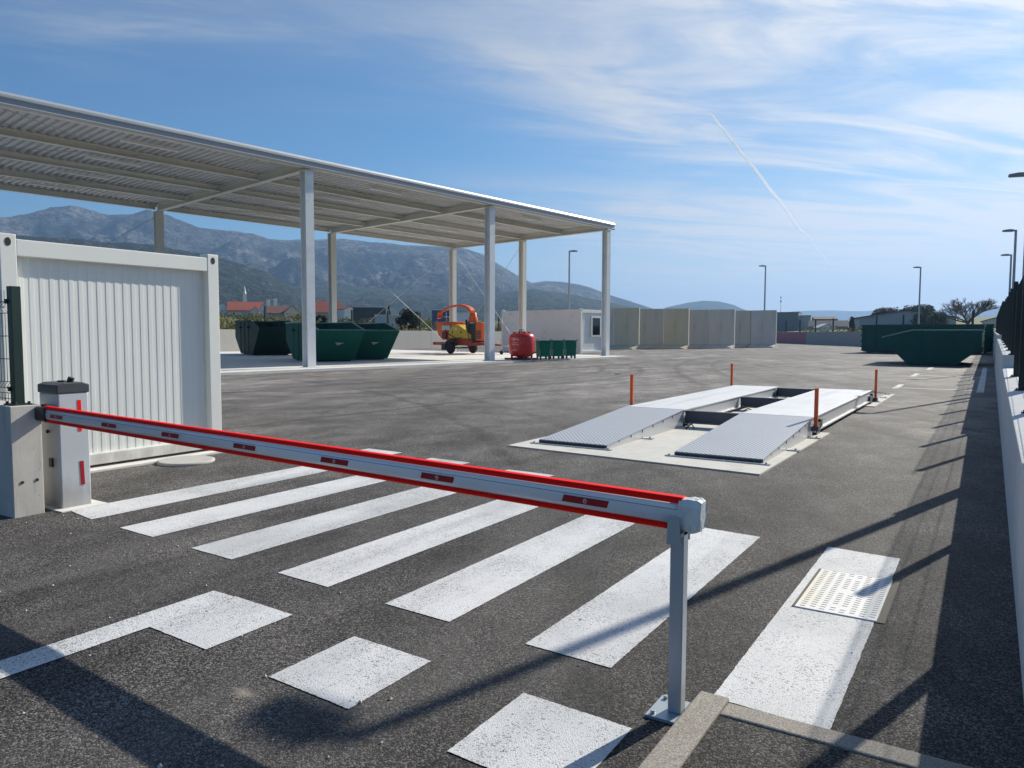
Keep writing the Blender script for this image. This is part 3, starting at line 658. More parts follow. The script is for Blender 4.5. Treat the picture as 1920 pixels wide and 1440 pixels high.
# ------------------------------------------------------------------ site containers
def ribbed(mb, y0, y1, z0, z1, x, pitch, depth):
    """vertical trapezoid cladding facing +x"""
    n = int(round((y1-y0)/pitch)); p = (y1-y0)/n; pts = []
    for i in range(n):
        b = y0+i*p; pts += [(b, 0), (b+p*.50, 0), (b+p*.535, depth), (b+p*.965, depth)]
    pts.append((y1, 0))
    for (a, da), (b, db) in zip(pts, pts[1:]):
        mb.quad((x+da,a,z0),(x+db,b,z0),(x+db,b,z1),(x+da,a,z1))
def casting(mb, x, y, z, w, sy):
    pass
def container(label, loc, rz, L, Wd, Hh, mats, end_ribs, extra=None, group='white site containers'):
    t = thing('site_container', label, 'container', loc, rz, group); wm, cm = mats
    k = Wd/2.44 if Wd > 3 else 1.; post = .165*k; top = .20*k; bot = .16*k
    mb = MB()
    for x0 in (-L, -post):
        for y0 in (0, Wd-post): mb.box(x0, x0+post, y0, y0+post, .0, Hh)
    mb.box(-post*.8, -.004, post, Wd-post, Hh-top-.03*k, Hh-.05*k); mb.box(-post*.8, -.004, post, Wd-post, .03, bot)
    mb.box(-L+.004, -L+post*.8, post, Wd-post, Hh-top, Hh-.05*k); mb.box(-L+.004, -L+post*.8, post, Wd-post, .03, bot)
    for y0 in (.004, Wd-post*.8):
        mb.box(-L+post, -post, y0, y0+post*.8-.004, Hh-top*.7, Hh-.05*k); mb.box(-L+post, -post, y0, y0+post*.8-.004, .03, bot)
    fr = mb.build('frame', wm, t, bevel=.008)
    mb = MB(); d = .085*k; ribbed(mb, post, Wd-post, bot, Hh-top, -d-.02, end_ribs*k, .0038*k); mb.build('end_cladding', cm, t)
    mb = MB(); mb.box(-L+post, -post, .05*k, .07*k, bot, Hh-top*.7); mb.box(-L+post, -post, Wd-.07*k, Wd-.05*k, bot, Hh-top*.7); mb.box(-L+.08, -L+.1, post, Wd-post, bot, Hh-top); mb.build('side_wall', wm, t)
    mb = MB(); mb.box(-L+post, -post, post, Wd-post, Hh-.10*k, Hh-.035*k); mb.build('roof', M['rooftop'], t)
    for y0 in (post*.5, Wd-post*.5):
        mb = MB(); n = 16; pts = [(y0+.030*k*cos(2*PI*i/n), Hh-.085*k+.045*k*sin(2*PI*i/n)) for i in range(n)]
        mb.prism(pts, .001, .0035, 'yz'); mb.build('corner_hole', M['void'], fr)
    return t
c1 = container('white ribbed site container behind the barrier cabinet, its end wall facing us', (-8.77,3.845,.025), 0, 6.06, 2.645, 2.61, (M['white_near'], M['whiteclad']), .105)
C2a = Vector((-27.95,54.4,0)); ux = (Vector((-.8,66.3,0))-Vector((5.5,60.9,0)))
ld = Vector((*cam2site(ux.x,ux.y),0)).normalized(); c2rz = math.atan2(-ld.y, -ld.x)
c2 = container('far white office container with a window, standing past the canopy beside the green bins', C2a, c2rz, 8.5, 3.45, 3.62, (M['white2'], M['whiteclad']), .16)
mb = MB(); mb.box(-.12,-.02,1.55,2.95,1.35,3.05); wf = mb.build('window', M['white'], c2, bevel=.01)
mb = MB(); mb.box(-.05,-.012,1.72,2.78,1.50,2.90); mb.build('pane', M['glass'], wf)
mb = MB(); mb.box(-7.6,-7.3,-.02,.02,3.2,3.25); mb.tube([(-8.4,.1,3.62),(-8.4,.1,3.72)], .05, 8); mb.build('vent', M['silver'], c2)
t = tag(MB().build('x', None), None); bpy.data.objects.remove(t)
mb = MB(); mb.lathe([(.33,0),(.335,.012),(.33,.028),(.31,.034)], 36)
tag(mb.build('round_cover', M['disc'], None, (-8.36,5.66,.0)), 'flat round grey concrete cover lying at the foot of the white container', 'manhole cover')
t = thing('inspection_hatch', 'white-painted slotted cast cover with one rusty edge set in the last zebra stripe', 'hatch cover', (-.915,4.55,.001))
mb = MB(); mb.box(0,.435,0,.83,-.02,.010); mb.v = [(x,y,min(z,.0101)) for x,y,z in mb.v]; nf = len(mb.f)
for i in range(8):
    for j in range(20):
        if (i in (3,4) and j in (2,9,10,17)): continue
        x = .022+i*.053; y = .028+j*.040+(.018 if i%2 else 0); mb.box(x, x+.029, y, y+.0060, .0102, .0110)
pl = mb.build('cover_plate', M['hatchw'], t); pl.data.materials.append(M['void'])
for p_ in pl.data.polygons: p_.material_index = int(p_.index >= nf)
mb = MB(); mb.box(.435,.478,.0,.83,-.02,.004); mb.box(-.016,-.004,0,.83,-.02,.010); mb.box(-.016,.48,.834,.846,-.02,.006); mb.build('frame', M['rust'], t)

# ------------------------------------------------------------------ canopy
ct = thing('canopy', 'large open steel canopy with corrugated roof on grey columns over the skips', 'canopy', CF[1])
def cpart(mb, name, mat, **k):
    mb.v = [tuple(Vector(p)-CF[1]) for p in mb.v]; return mb.build(name, mat, ct, **k)
SL = 35.7; B = SL/3
def zt(tt): return 8.52 - .14*tt/15
colsites = [(i*B, 0.) for i in range(4)] + [(i*B, 15.08) for i in range(4)] + [(0, 7.54)]
for s_, t_ in colsites:
    mb = MB(); p = CP(s_, t_, .1); q = CP(s_, t_, zt(t_)); mb.ibeam(p, q, .40, .42, .035, tuple(cn))
    mb.bar(CP(s_,t_,.1), CP(s_,t_,.125), .55, .55, tuple(cn)); mb.bar(CP(s_,t_,zt(t_)-.02), CP(s_,t_,zt(t_)), .44, .46, tuple(cn))
    cpart(mb, 'column', M['galv'] if t_ == 0 else M['purlin'])
for i in range(4):
    mb = MB(); mb.ibeam(CP(i*B,-.1,zt(0)+.19), CP(i*B,15.2,zt(15)+.19), .30, .38, .03); cpart(mb, 'rafter', M['purlin'])
for t_ in (.0,3.77,7.54,11.31,15.08):
    for i in range(3):
        if t_ in (0., 15.08) or True:
            mb = MB(); mb.ibeam(CP(i*B+.16,t_,zt(t_)+.22), CP((i+1)*B-.16,t_,zt(t_)+.22), .22, .28, .025); cpart(mb, 'purlin', M['purlin'])
# corrugated sheet: trapezoid ribs run from the front edge to the back edge
mb = MB(); pitch = .31; n = int((SL+.9)/pitch); prof = []
for i in range(n):
    b = -.33+i*pitch; prof += [(b,.0),(b+.12,.0),(b+.15,.075),(b+.28,.075)]
prof.append((-.33+n*pitch,0))
for (a, da), (b, db) in zip(prof, prof[1:]):
    mb.quad(CP(a,-.32,zt(0)+.385+da), CP(b,-.32,zt(0)+.385+db), CP(b,15.45,zt(15)+.385+db), CP(a,15.45,zt(15)+.385+da))
cpart(mb, 'roof_sheet', M['roof'])
mb = MB(); z = zt(0)
out = [(-.34,z+.02),(-.42,z+.03),(-.47,z+.09),(-.40,z+.13),(-.40,z+.27),(-.46,z+.30),(-.46,z+.38),(-.41,z+.465),(-.34,z+.475)]
gb = MB()
for q_, ((t0,z0_),(t1,z1_)) in enumerate(zip(out, out[1:])): (gb if q_ == 3 else mb).quad(CP(-.36,t0,z0_), CP(SL+.6,t0,z0_), CP(SL+.6,t1,z1_), CP(-.36,t1,z1_))
M['gband'] = surf('gutter_shade_band', (.30,.32,.35), .45, .3, var=.06, vs=1); cpart(gb, 'gutter_shade_band', M['gband'])  # shade of the recess between the gutter lips put into a darker colour
mb.quad(CP(-.36,-.34,z+.02), CP(SL+.6,-.34,z+.02), CP(SL+.6,-.30,z+.475), CP(-.36,-.30,z+.475))
cpart(mb, 'front_gutter', M['fascia'])
mb = MB(); mb.bar(CP(-.35,-.3,z+.33), CP(-.35,15.4,zt(15)+.33), .03, .30); cpart(mb, 'end_fascia', M['fascia'])
mb = MB(); mb.bar(CP(-.35,15.46,zt(15)+.38), CP(SL+.5,15.46,zt(15)+.38), .03, .18); cpart(mb, 'rear_fascia', M['purlin'])
def rod(a, b):
    mb = MB(); mb.tube([a, b], .014, 6); cpart(mb, 'tie_rod', M['rod'])
for i in (0, 2):
    rod(CP(i*B,15.08,8.2), CP((i+1)*B,15.08,.3)); rod(CP((i+1)*B,15.08,8.2), CP(i*B,15.08,.3))
rod(CP(0,7.6,8.2), CP(0,15.0,.4)); rod(CP(0,15.0,8.2), CP(0,7.6,.4))
for i in range(3):
    for ta, tb in ((.2,7.5),(7.6,15)):
        rod(CP(i*B+.2,ta,zt(ta)+.2), CP((i+1)*B-.2,tb,zt(tb)+.2)); rod(CP((i+1)*B-.2,ta,zt(ta)+.2), CP(i*B+.2,tb,zt(tb)+.2))
lt0 = None
for i in range(3):
    for t_ in (1.9, 5.6, 9.4, 13.2):
        mb = MB(); s0 = (i+.40)*B; mb.bar(CP(s0,t_,zt(t_)+.26), CP(s0+2.2,t_,zt(t_)+.26), .14, .08); mb.bar(CP(s0+.3,t_,zt(t_)+.30), CP(s0+.3,t_,zt(t_)+.41), .03, .03); mb.bar(CP(s0+1.9,t_,zt(t_)+.30), CP(s0+1.9,t_,zt(t_)+.41), .03, .03)
        cpart(mb, 'light_fitting', M['tubelight'])

# ------------------------------------------------------------------ skips
def make_skip(name, label, L, Wd, H, m, group, logo=True, zbot=0):
    """drop-front skip: low front lip at +x, upright back at -x, plumb sides facing -y and +y"""
    t = thing(name, label, 'skip', group=group)
    xb, xf = -L*.5, L*.5
    side = [(-.27*L,0),(.22*L,0),(xf,H*.77),(xf-.03*L,H*.80),(.18*L,H),(xb,H),(xb,H*.5)]
    for y in (0, Wd):
        mb = MB(); mb.prism(side, y-.02, y+.02); 
        mb.bar((-.36*L,y,H*.42),(.33*L,y,H*.42), .07, .05)
        for xx in (-.25*L, -.09*L, .08*L): mb.bar((xx,y,.05),(xx,y,H-.03), .09, .06, (1,0,0))
        mb.build('side_wall', m, t)
    mb = MB(); e = .021
    mb.prism([(.22*L,0),(xf,H*.77),(xf-.03,H*.77+.02),(.22*L-.04,.03)], e, Wd-e); fr = mb.build('front_wall', m, t)
    mb = MB(); mb.prism([(-.27*L,0),(xb,H*.5),(xb,H),(xb+.04,H),(xb+.04,H*.5),(-.27*L+.04,.02)], e, Wd-e); mb.build('back_wall', m, t)
    mb = MB(); mb.box(-.26*L,.21*L,e,Wd-e,.01,.05); mb.box(-.25*L,.2*L,.12,.3,-.06,.012); mb.box(-.25*L,.2*L,Wd-.3,Wd-.12,-.06,.012); mb.build('floor', m, t)
    mb = MB()
    for y in (-.02, Wd+.02): mb.tube([(xb,y,H),(.18*L,y,H),(xf-.02*L,y,H*.79)], .045, 8)
    mb.tube([(xf-.02*L,-.05,H*.79),(xf-.02*L,Wd+.05,H*.79)], .045, 8); mb.tube([(xb,-.02,H),(xb,Wd+.02,H)], .045, 8); mb.build('rim', M['rimg'] if m is not M['skipd'] else m, t)
    for y, dy in ((-.04,-.16),(Wd+.04,.16)):
        for xx in (-.2*L, .12*L):
            mb = MB(); mb.tube([(xx,y,H*.80),(xx,y+dy,H*.80)], .06, 10); mb.build('lifting_lug', m, t)
    if logo:
        mb = MB()   # small swooping decal on the sloping front
        def fp(u, w): k = w; return (.22*L+(xf-.22*L)*k+.012, u, H*.77*k+.006)
        c = Wd*.52
        for (u0,w0,u1,w1,th) in ((c-.22,.61,c+.16,.60,.022),(c-.17,.57,c+.22,.61,.022),(c-.09,.53,c+.22,.61,.018)):
            mb.quad(fp(u0,w0), fp(u1,w1), fp(u1,w1-th*.5), fp(u0+.03,w0-th))
        mb.build('decal', M['logo'], fr)
    return t
sk = 'green drop-front skips under the canopy'
ang = math.atan2(-.5, .89)
skB = make_skip('waste_skip', 'green drop-front skip right behind the nearest canopy column, front-most of the three', 6.4, 2.35, 2.0, M['skip'], sk)
# side bottom corners run (-33.45,29.25) -> (-29.47,27.27); local x -.27L..+.22L
def place_skip(o, c0, c1, L, z=.16):
    d = (Vector((*c1,0))-Vector((*c0,0))); rz = math.atan2(d.y, d.x); u = d.normalized(); org = Vector((*c0,0)) + u*(.27*L) + Vector((0,0,z)); o.location = org; o.rotation_euler = (0,0,rz)
place_skip(skB, (-32.6,28.83), (-29.47,27.27), 6.4)
skC = copy_tree(skB); skC['label'] = 'green drop-front skip beside the sunny patch of slab, rightmost under the canopy'; place_skip(skC, (-33.0,31.93), (-29.87,30.37), 6.4)
skA = make_skip('waste_skip', 'very dark green drop-front skip at the back left, half hidden behind another skip', 7.4, 2.5, 2.25, M['skipd'], sk, False)
place_skip(skA, (-44.6,34.7), (-41.0,32.93), 7.4)
skr = 'weathered green skips parked by the right wall'
k1 = make_skip('waste_skip', 'weathered green skip nearest the parking lines, in front of the long roll-off container', 4.65, 1.9, 1.76, M['skipr'], skr, False)
for i, (y, lb) in enumerate(((45.,None),(47.4,'weathered green skip just behind the front one by the parking lines, only its edge showing'),(49.8,'weathered green skip third in line from the parking lines, next to the long roll-off container'))):
    o = k1 if i == 0 else copy_tree(k1)
    if lb: o['label'] = lb
    o.location = (-2.72, y, .06); o.rotation_euler = (0,0,PI)
    if True: o.location.y = y+1.9

def rolloff(label, L, Wd, H, loc, rz):
    t = thing('roll_off_container', label, 'container', loc, rz, 'long green roll-off containers')
    m = M['skipr']
    mb = MB()
    for y in (0, Wd): mb.box(0, L, y-.03, y+.03, .2, H)
    mb.box(0.03, L-.03, .03, Wd-.03, .2, .26); mb.build('body', m, t)
    mb = MB()
    for y in (-.05, Wd+.05): mb.bar((-.05,y,H-.06),(L+.05,y,H-.06), .14, .16); mb.bar((-.02,y,.24),(L+.02,y,.24), .1, .12); mb.bar((0,y,H*.82),(L,y,H*.82), .05, .05)
    mb.bar((0,-.05,H-.06),(0,Wd+.05,H-.06), .14, .16); mb.bar((L,-.05,H-.06),(L,Wd+.05,H-.06), .14, .16)
    for q in range(1,8): mb.bar((L*q/8,-.055,.3),(L*q/8,-.055,H-.15), .10, .05, (1,0,0))
    mb.build('rim', m, t)
    for x in (.02, L-.02):
        mb = MB(); mb.box(x-.03, x+.03, .035, Wd-.035, .2, H-.15)
        for z in (.5, 1.0, 1.5, 2.0): mb.box(x-.11, x+.11, -.14, .02, z, z+.09)
        mb.build('end_door', m, t)
    mb = MB()
    for x in (.5, L-.5):
        for y in (.25, Wd-.25): mb.cyl((x,y-.1,.11), .11, .2, 12, 'y')
    mb.bar((.1,.4,.16),(L-.1,.4,.16), .12, .1); mb.bar((.1,Wd-.4,.16),(L-.1,Wd-.4,.16), .12, .1); mb.build('rollers', M['cap'], t)
    return t
rolloff('long dark green roll-off container behind the parked skips', 9.0, 2.5, 2.42, (-9.55,72,0), R(-1))
rolloff('second green roll-off container tucked close behind the long one, only its right end visible', 9.0, 2.5, 2.5, (-8.9,76.5,0), 0)

# ------------------------------------------------------------------ wood chipper
cx, cy = cam2site(-4.55, 56.0); ca = math.atan2(-.714, .70)+A0
ch = thing('wood_chipper', 'orange and yellow towed wood chipper with an arched discharge chute', 'wood chipper', (cx,cy,.1), ca)
def wheel(x, y, r, w, par, name='wheel'):
    mb = MB(); prof = [(r*.62,-w/2),(r*.9,-w/2),(r,-w*.3),(r,w*.3),(r*.9,w/2),(r*.62,w/2)]; mb.lathe(prof, 24); mb.xf(Matrix.Translation((x,y,r)) @ Matrix.Rotation(PI/2,4,'X')); o = mb.build(name, M['tyre'], par)
    mb = MB(); mb.lathe([(r*.2,-w*.42),(r*.62,-w*.30),(r*.64,w*.3),(r*.2,w*.42)], 20); mb.xf(Matrix.Translation((x,y,r)) @ Matrix.Rotation(PI/2,4,'X')); mb.build('rim', M['rim'], o); return o
wheel(0,0,.43,.26,ch); wheel(0,2.2,.43,.26,ch)
mb = MB(); mb.bar((-2.3,.35,.72),(2.9,.35,.72), .16, .20); mb.bar((-2.3,1.55,.72),(2.9,1.55,.72), .16, .20)
for x in (-2.25,-.6,1.2,2.8): mb.bar((x,.3,.72),(x,1.6,.72), .14, .16)
mb.bar((2.85,.5,.72),(4.2,1.1,.66), .12, .14); mb.bar((2.85,1.5,.72),(4.2,1.1,.66), .12, .14); mb.build('chassis', M['orange_d'], ch)
mb = MB(); mb.tube([(0,.1,.43),(0,2.1,.43)], .06, 8); mb.box(-.95,-.55,-.12,.12,.25,.72); mb.build('axle', M['engine'], ch)
for y in (0, 2.2):
    mb = MB(); mb.tube([(-.62,y,.55),(-.45,y,.86),(-.15,y,1.0),(.2,y,1.0),(.5,y,.85),(.64,y,.6)], .10, 6); mb.build('mudguard', M['engine'], ch)
mb = MB(); mb.prism([(-2.1,2.28),(-1.85,1.35),(-1.3,1.0),(-.55,1.0),(-.25,1.6),(.15,2.28)], .30, 1.5); mb.prism([(-2.2,2.30),(.2,2.30),(.2,2.36),(-2.2,2.36)], .24, 1.56); mb.build('feed_hopper', M['orange'], ch, bevel=.03)
mb = MB(); mb.box(-1.3,-.35,.20,.30,1.75,2.1); mb.build('control_panel', M['silver'], ch, bevel=.02)
mb = MB(); mb.prism([(-.45,1.15),(-.45,1.65),(-.15,2.02),(.30,2.16),(.65,2.10),(1.5,1.68),(1.95,1.40),(1.95,1.12)], .20, 1.28); mb.build('rotor_housing', M['yellow'], ch, bevel=.04)
mb = MB(); mb.box(-.40,2.05,.28,1.25,.78,1.12); mb.build('skirt', M['orange_d'], ch, bevel=.02)
mb = MB(); mb.prism([(1.35,2.2),(2.46,2.25),(2.46,.85),(2.06,.85),(1.98,1.5),(1.35,1.82)], .3, 1.2)
mb.tube([(1.2,.5,2.1),(1.2,.5,2.5)], .09, 8); mb.box(1.40,1.8,.24,.295,1.9,2.35); mb.build('engine', M['engine'], ch, bevel=.03)
mb = MB(); mb.box(2.47,3.15,.25,1.25,.98,2.30); mb.build('engine_cover', M['orange'], ch, bevel=.05)
mb = MB(); mb.lathe([(.34,2.3),(.34,2.62),(.28,2.72),(.26,2.95),(.22,3.0)], 18, (1.65,.75,0)); mb.build('turret', M['orange'], ch)
pts = [(1.65,2.85),(1.62,3.05),(1.42,3.27),(1.0,3.43),(.45,3.55),(-.15,3.57),(-.8,3.50),(-1.5,3.33),(-2.1,3.08)]
mb = MB(); wds = [.26,.30,.28,.24,.20,.16,.14,.13,.12]
for (a, b, w0, w1) in zip(pts, pts[1:], wds, wds[1:]):
    mb.add([(a[0],0.75-w0*.7,a[1]-w0*.45),(a[0],0.75+w0*.7,a[1]-w0*.45),(a[0],0.75+w0*.7,a[1]+w0*.45),(a[0],0.75-w0*.7,a[1]+w0*.45),(b[0],0.75-w1*.7,b[1]-w1*.45),(b[0],0.75+w1*.7,b[1]-w1*.45),(b[0],0.75+w1*.7,b[1]+w1*.45),(b[0],0.75-w1*.7,b[1]+w1*.45)],
           [(0,1,5,4),(1,2,6,5),(2,3,7,6),(3,0,4,7),(0,3,2,1),(4,5,6,7)])
chute = mb.build('discharge_chute', M['orange'], ch)
mb = MB(); mb.prism([(-2.02,3.18),(-2.25,3.06),(-2.45,2.62),(-2.12,2.66)], .60, .90); mb.build('deflector', M['orange'], chute); mb = MB(); mb.tube([(-1.4,.7,3.25),(-1.3,.7,2.3)], .02, 6); mb.build('chute_strut', M['silver'], chute)
mb = MB(); mb.box(-2.35,-2.2,.2,2.0,.62,.84); mb.build('tail_bar', M['orange_d'], ch)
for y in (.35, 1.85):
    mb = MB(); mb.box(-2.37,-2.35,y-.15,y+.15,.67,.79); mb.build('tail_light', M['red'], ch)
mb = MB(); mb.tube([(4.15,1.1,.68),(4.9,1.1,.62)], .06, 8); mb.tube([(4.3,1.1,.2),(4.3,1.1,1.15)], .05, 8); mb.lathe([(.04,.60),(.09,.64),(.06,.72)], 10, (4.95,1.1,0)); mb.build('drawbar', M['silver'], ch)
wheel(4.3,1.1,.16,.09,ch,'jockey_wheel')
mb = MB(); mb.box(-1.25,-.75,.18,.29,1.1,1.62); mb.tube([(-.9,.24,1.62),(-.9,.24,1.9)], .05, 6); mb.build('valve_block', M['maroon'], ch, bevel=.02)
for q, (a, b) in enumerate((((-1.0,.2,1.3),(.3,.24,1.05)),((-.6,.2,1.5),(1.5,.26,1.3)),((1.6,.22,1.9),(2.2,.26,1.1)))):
    mb = MB(); m_ = ((a[0]+b[0])/2, a[1]-.06, min(a[2],b[2])-.18); mb.tube([a, m_, b], .028, 6); mb.build('hose', M['engine'], ch)
mb = MB()
for q in range(5): mb.box(2.55,3.05,.238,.247,1.15+q*.12,1.21+q*.12)
mb.build('vent_grille', M['engine'], ch)
for xx in (-.05,.95):
    mb = MB(); mb.box(xx-.03,xx+.03,.17,.198,1.50,1.68); mb.build('latch', M['engine'], ch)
mb = MB(); mb.tube([(-2.0,.3,2.36),(-2.0,.3,2.75),(-2.0,1.5,2.75),(-2.0,1.5,2.36)], .03, 6); mb.build('control_bar', M['maroon'], ch)
mb = MB()   # sunflower-like round badge on the housing
n = 14; mb.prism([(.35+.15*cos(2*PI*k/n), 1.82+.12*sin(2*PI*k/n)) for k in range(n)], .190, .197); mb.build('badge', M['stickerw'], ch)

# ------------------------------------------------------------------ tank and bins
tk = thing('oil_tank', 'round red storage tank with white lettering on a dark base frame', 'tank', (-22.57,36.63,.1)); tk.scale = (.88,.88,.98)
mb = MB(); mb.lathe([(.25,.16),(.60,.22),(.80,.36),(.84,.55),(.84,1.25),(.81,1.38),(.66,1.50),(.40,1.56),(.0,1.57)], 40); mb.v = [(x,y,z*1.02) for x,y,z in mb.v]; body = mb.build('tank_body', M['tank'], tk)
mb = MB(); mb.box(-1.0,1.0,-.5,-.3,.02,.12); mb.box(-1.0,1.0,.3,.5,.02,.12); mb.box(-.08,.08,-.95,.95,.12,.17)
for k in range(4):
    a = PI/4+k*PI/2; mb.box(.66*cos(a)-.05,.66*cos(a)+.05,.66*sin(a)-.05,.66*sin(a)+.05,.1,.36)
mb.build('base_frame', M['maroon'], tk)
mb = MB()
for k in range(10):
    a = 2*PI*k/10; mb.box(.52*cos(a)-.05,.52*cos(a)+.05,.52*sin(a)-.05,.52*sin(a)+.05,1.54,1.62)
mb.cyl((0,0,1.58), .26, .07, 20); mb.tube([(-.18,0,1.66),(-.18,0,1.74),(.18,0,1.74),(.18,0,1.66)], .025, 6); mb.build('top_fittings', M['maroon'], tk)
def wrap_text(body_txt, size, zc, a_c, rad, mat, parent, name, cell=None):
    """lettering bent round the tank"""
    cu = bpy.data.curves.new('lettering', 'FONT'); cu.body = body_txt; cu.size = size; cu.align_x = 'CENTER'; cu.align_y = 'CENTER'; cu.offset = size*.012
    o = bpy.data.objects.new('tmp', cu); COL.objects.link(o); dg = bpy.context.evaluated_depsgraph_get(); me = bpy.data.meshes.new_from_object(o.evaluated_get(dg))
    bpy.data.objects.remove(o); bm = bmesh.new(); bm.from_mesh(me); bmesh.ops.triangulate(bm, faces=bm.faces)
    for v in bm.verts:
        a = a_c + v.co.x/rad; v.co = Vector((rad*cos(a), rad*sin(a), zc+v.co.y))
    bm.to_mesh(me); bm.free(); me.name = name; ob = bpy.data.objects.new(name, me); COL.objects.link(ob); ob.parent = parent; me.materials.append(mat)
vcam = math.atan2(-36.9, 22.15)
M['lettering'] = surf('tank_lettering', (.70,.45,.43), .5)
wrap_text('TEBAS', .21, 1.20, vcam-.55, .852, M['lettering'], body, 'lettering')
for zc, wds_ in ((1.00,(.16,.13,.12)),(.90,(.2,.15,.16))):
    mb = MB(); a = vcam-.86
    for w in wds_:
        for q in range(4):
            a0_ = a+q*w/4/.852; a1_ = a0_+w/5/.852; mb.quad((.853*cos(a0_),.853*sin(a0_),zc-.022),(.853*cos(a1_),.853*sin(a1_),zc-.022),(.853*cos(a1_),.853*sin(a1_),zc+.022),(.853*cos(a0_),.853*sin(a0_),zc+.022))
        a += w/.852+.03
    mb.build('small_lettering', M['lettering'], body)
mb = MB()
def tp(u, z): a = vcam-.55+u/.852; r = .853 if z > .5 else .853; return (r*cos(a), r*sin(a), z)
for (u0,z0_,u1,z1_,th) in ((-.17,.62,.17,.60,.045),(-.12,.575,.19,.61,.04)): mb.quad(tp(u0,z0_), tp(u1,z1_), tp(u1,z1_-th*.4), tp(u0+.03,z0_-th))
mb.build('decal', M['lettering'], body)

bn = thing('waste_bin', 'green steel bin standing right next to the red tank', 'bin', group='small green steel bins in a row')
mb = MB(); Wb, Db, Hb = .72, .8, 1.02
mb.prism([(-.33,.16),(.33,.16),(.36,Hb),(-.36,Hb)], 0, Db); mb.build('body', M['bin'], bn, bevel=.03)
mb = MB(); mb.prism([(-.40,Hb+.006),(.40,Hb+.006),(.40,Hb+.05),(.30,Hb+.09),(-.30,Hb+.09),(-.40,Hb+.05)], -.04, Db+.04); ld_ = mb.build('lid', M['bin'], bn, bevel=.01)
mb = MB(); mb.tube([(-.42,.1,Hb+.06),(-.42,.1,Hb+.14),(-.42,.5,Hb+.14)], .02, 6); mb.tube([(.36,-.02,Hb+.1),(.46,-.02,Hb+.1)], .025, 6); mb.build('lid_lever', M['cap'], ld_)
for x in (-.27,.27):
    for y in (.08,.72):
        mb = MB(); mb.box(x-.05,x+.05,y-.05,y+.05,0,.16); mb.build('foot', M['cap'], bn)
for x in (-.335,.335):
    mb = MB()
    for z in (.28,.40,.52): mb.box(x-.022,x+.022,-.012,.001,z-.024,z+.024)
    mb.build('reflector_patches', M['logo'], bn)
bdir = Vector((1.0,3.1,0)).normalized()
for i, lb in enumerate((None,'green steel bin in the middle of the row of three beside the red tank','green steel bin at the end of the row, nearest the far white container')):
    o = bn if i == 0 else copy_tree(bn)
    if lb: o['label'] = lb
    Fb = 43.6+1.0*i; bx, by = cam2site((62+24.3*i)/FPX*Fb, Fb); o.location = (bx,by,.1); o.rotation_euler = (0,0,A0+R(14)); o.scale = (.96,1.0,1)

# ------------------------------------------------------------------ tall concrete panels, back walls
pan = [((1.0),), ]
def lpanel(i, X0, F0, X1, F1, H, label):
    a = Vector((*cam2site(X0,F0),0)); b = Vector((*cam2site(X1,F1),0)); d = b-a; L = d.length
    t = thing('concrete_panel', label, 'wall panel', a, math.atan2(d.y,d.x), 'tall concrete L-shaped wall panels')
    th = .28
    mb = MB(); mb.box(.02, L-.02, 0, th, .0, H); mb.build('upright', M['L%d' % i], t, bevel=.02)
    mb = MB(); mb.prism([(-.003,.0),(-1.5,.0),(-1.5,.14),(-.003,.42)], .04, L-.04, 'yz'); mb.build('foot', M['L%d' % i], t)
Fs = [78.4, 82., 86., 91.]; PX = [(1128,1153,1197),(1186,1243,1290),(1280,1328,1376),(1366,1406,1454)]; Hs = [4.30,4.38,4.42,4.50]
plab = ['leftmost tall grey concrete panel, just right of the canopy corner column','olive-tinted tall concrete panel, second from the left','dark mottled tall concrete panel, third from the left','tall concrete panel with an ochre rust-coloured stain','bluish grey tall concrete panel right of the ochre-stained one','smooth pale tall concrete panel left of the wall centre joint, fifth and widest','narrow tall concrete panel, second from the right end','large end panel of the tall concrete wall nearest the pink-stained wall']
plab[5] = 'pale smooth tall concrete panel, third from the right end of the row'
k = 0
for g in range(4):
    for h_ in range(2):
        u0, u1 = PX[g][h_], PX[g][h_+1]; f0 = Fs[g]+1.5*(2-h_); f1 = Fs[g]+1.5*(1-h_)
        lpanel(k, (u0-960)/FPX*f0, f0, (u1-960)/FPX*f1, f1, Hs[g], plab[k]); k += 1
def wall_run(name, label, a, b, H, th, mat, seg=6.):
    a = Vector((*a,0)); b = Vector((*b,0)); d = b-a; L = d.length; t = thing(name, label, 'wall', a, math.atan2(d.y,d.x))
    n = max(1, int(L/seg))
    for i in range(n):
        mb = MB(); mb.box(L*i/n+.015, L*(i+1)/n-.015, 0, th, -.05, H); m_ = mat(i) if callable(mat) else mat; mb.build('wall_section', m_, t, bevel=.01)
    return t
wall_run('yard_wall', 'low concrete wall closing the far end of the yard, stained pink at its left', (-51.6,176), (.1,85.8), 2.0, .3, lambda i: M['pinkwall'] if i in (6,7,8) else M['wallc'], 5.6)
wall_run('yard_wall', 'low grey concrete wall behind the canopy and the wood chipper', (-51.5,176), (-51.5,-10), 1.86, .3, M['wallc'], 9.)
rf = thing('mesh_fence', 'row of slim dark fence posts on the wall behind the canopy', 'fence', (-51.65,0,1.86))
for y in [7+5.1*i for i in range(32)]:
    mb = MB(); mb.box(-.07,.07,y-.07,y+.07,0,1.95); mb.box(-.15,.15,y-.15,y+.15,0,.03); mb.build('post', M['fencepost'], rf)
mb = MB()
for zz in (.1,.6,1.1,1.7): mb.tube([(0,7,zz),(0,165,zz)], .004, 3, False, False)
mb.build('wire', M['wire'], rf)
rf = thing('mesh_fence', 'slim dark fence posts on the wall at the far end of the yard', 'fence', (-51.6,176,2.0), math.atan2(-90.2,51.7))
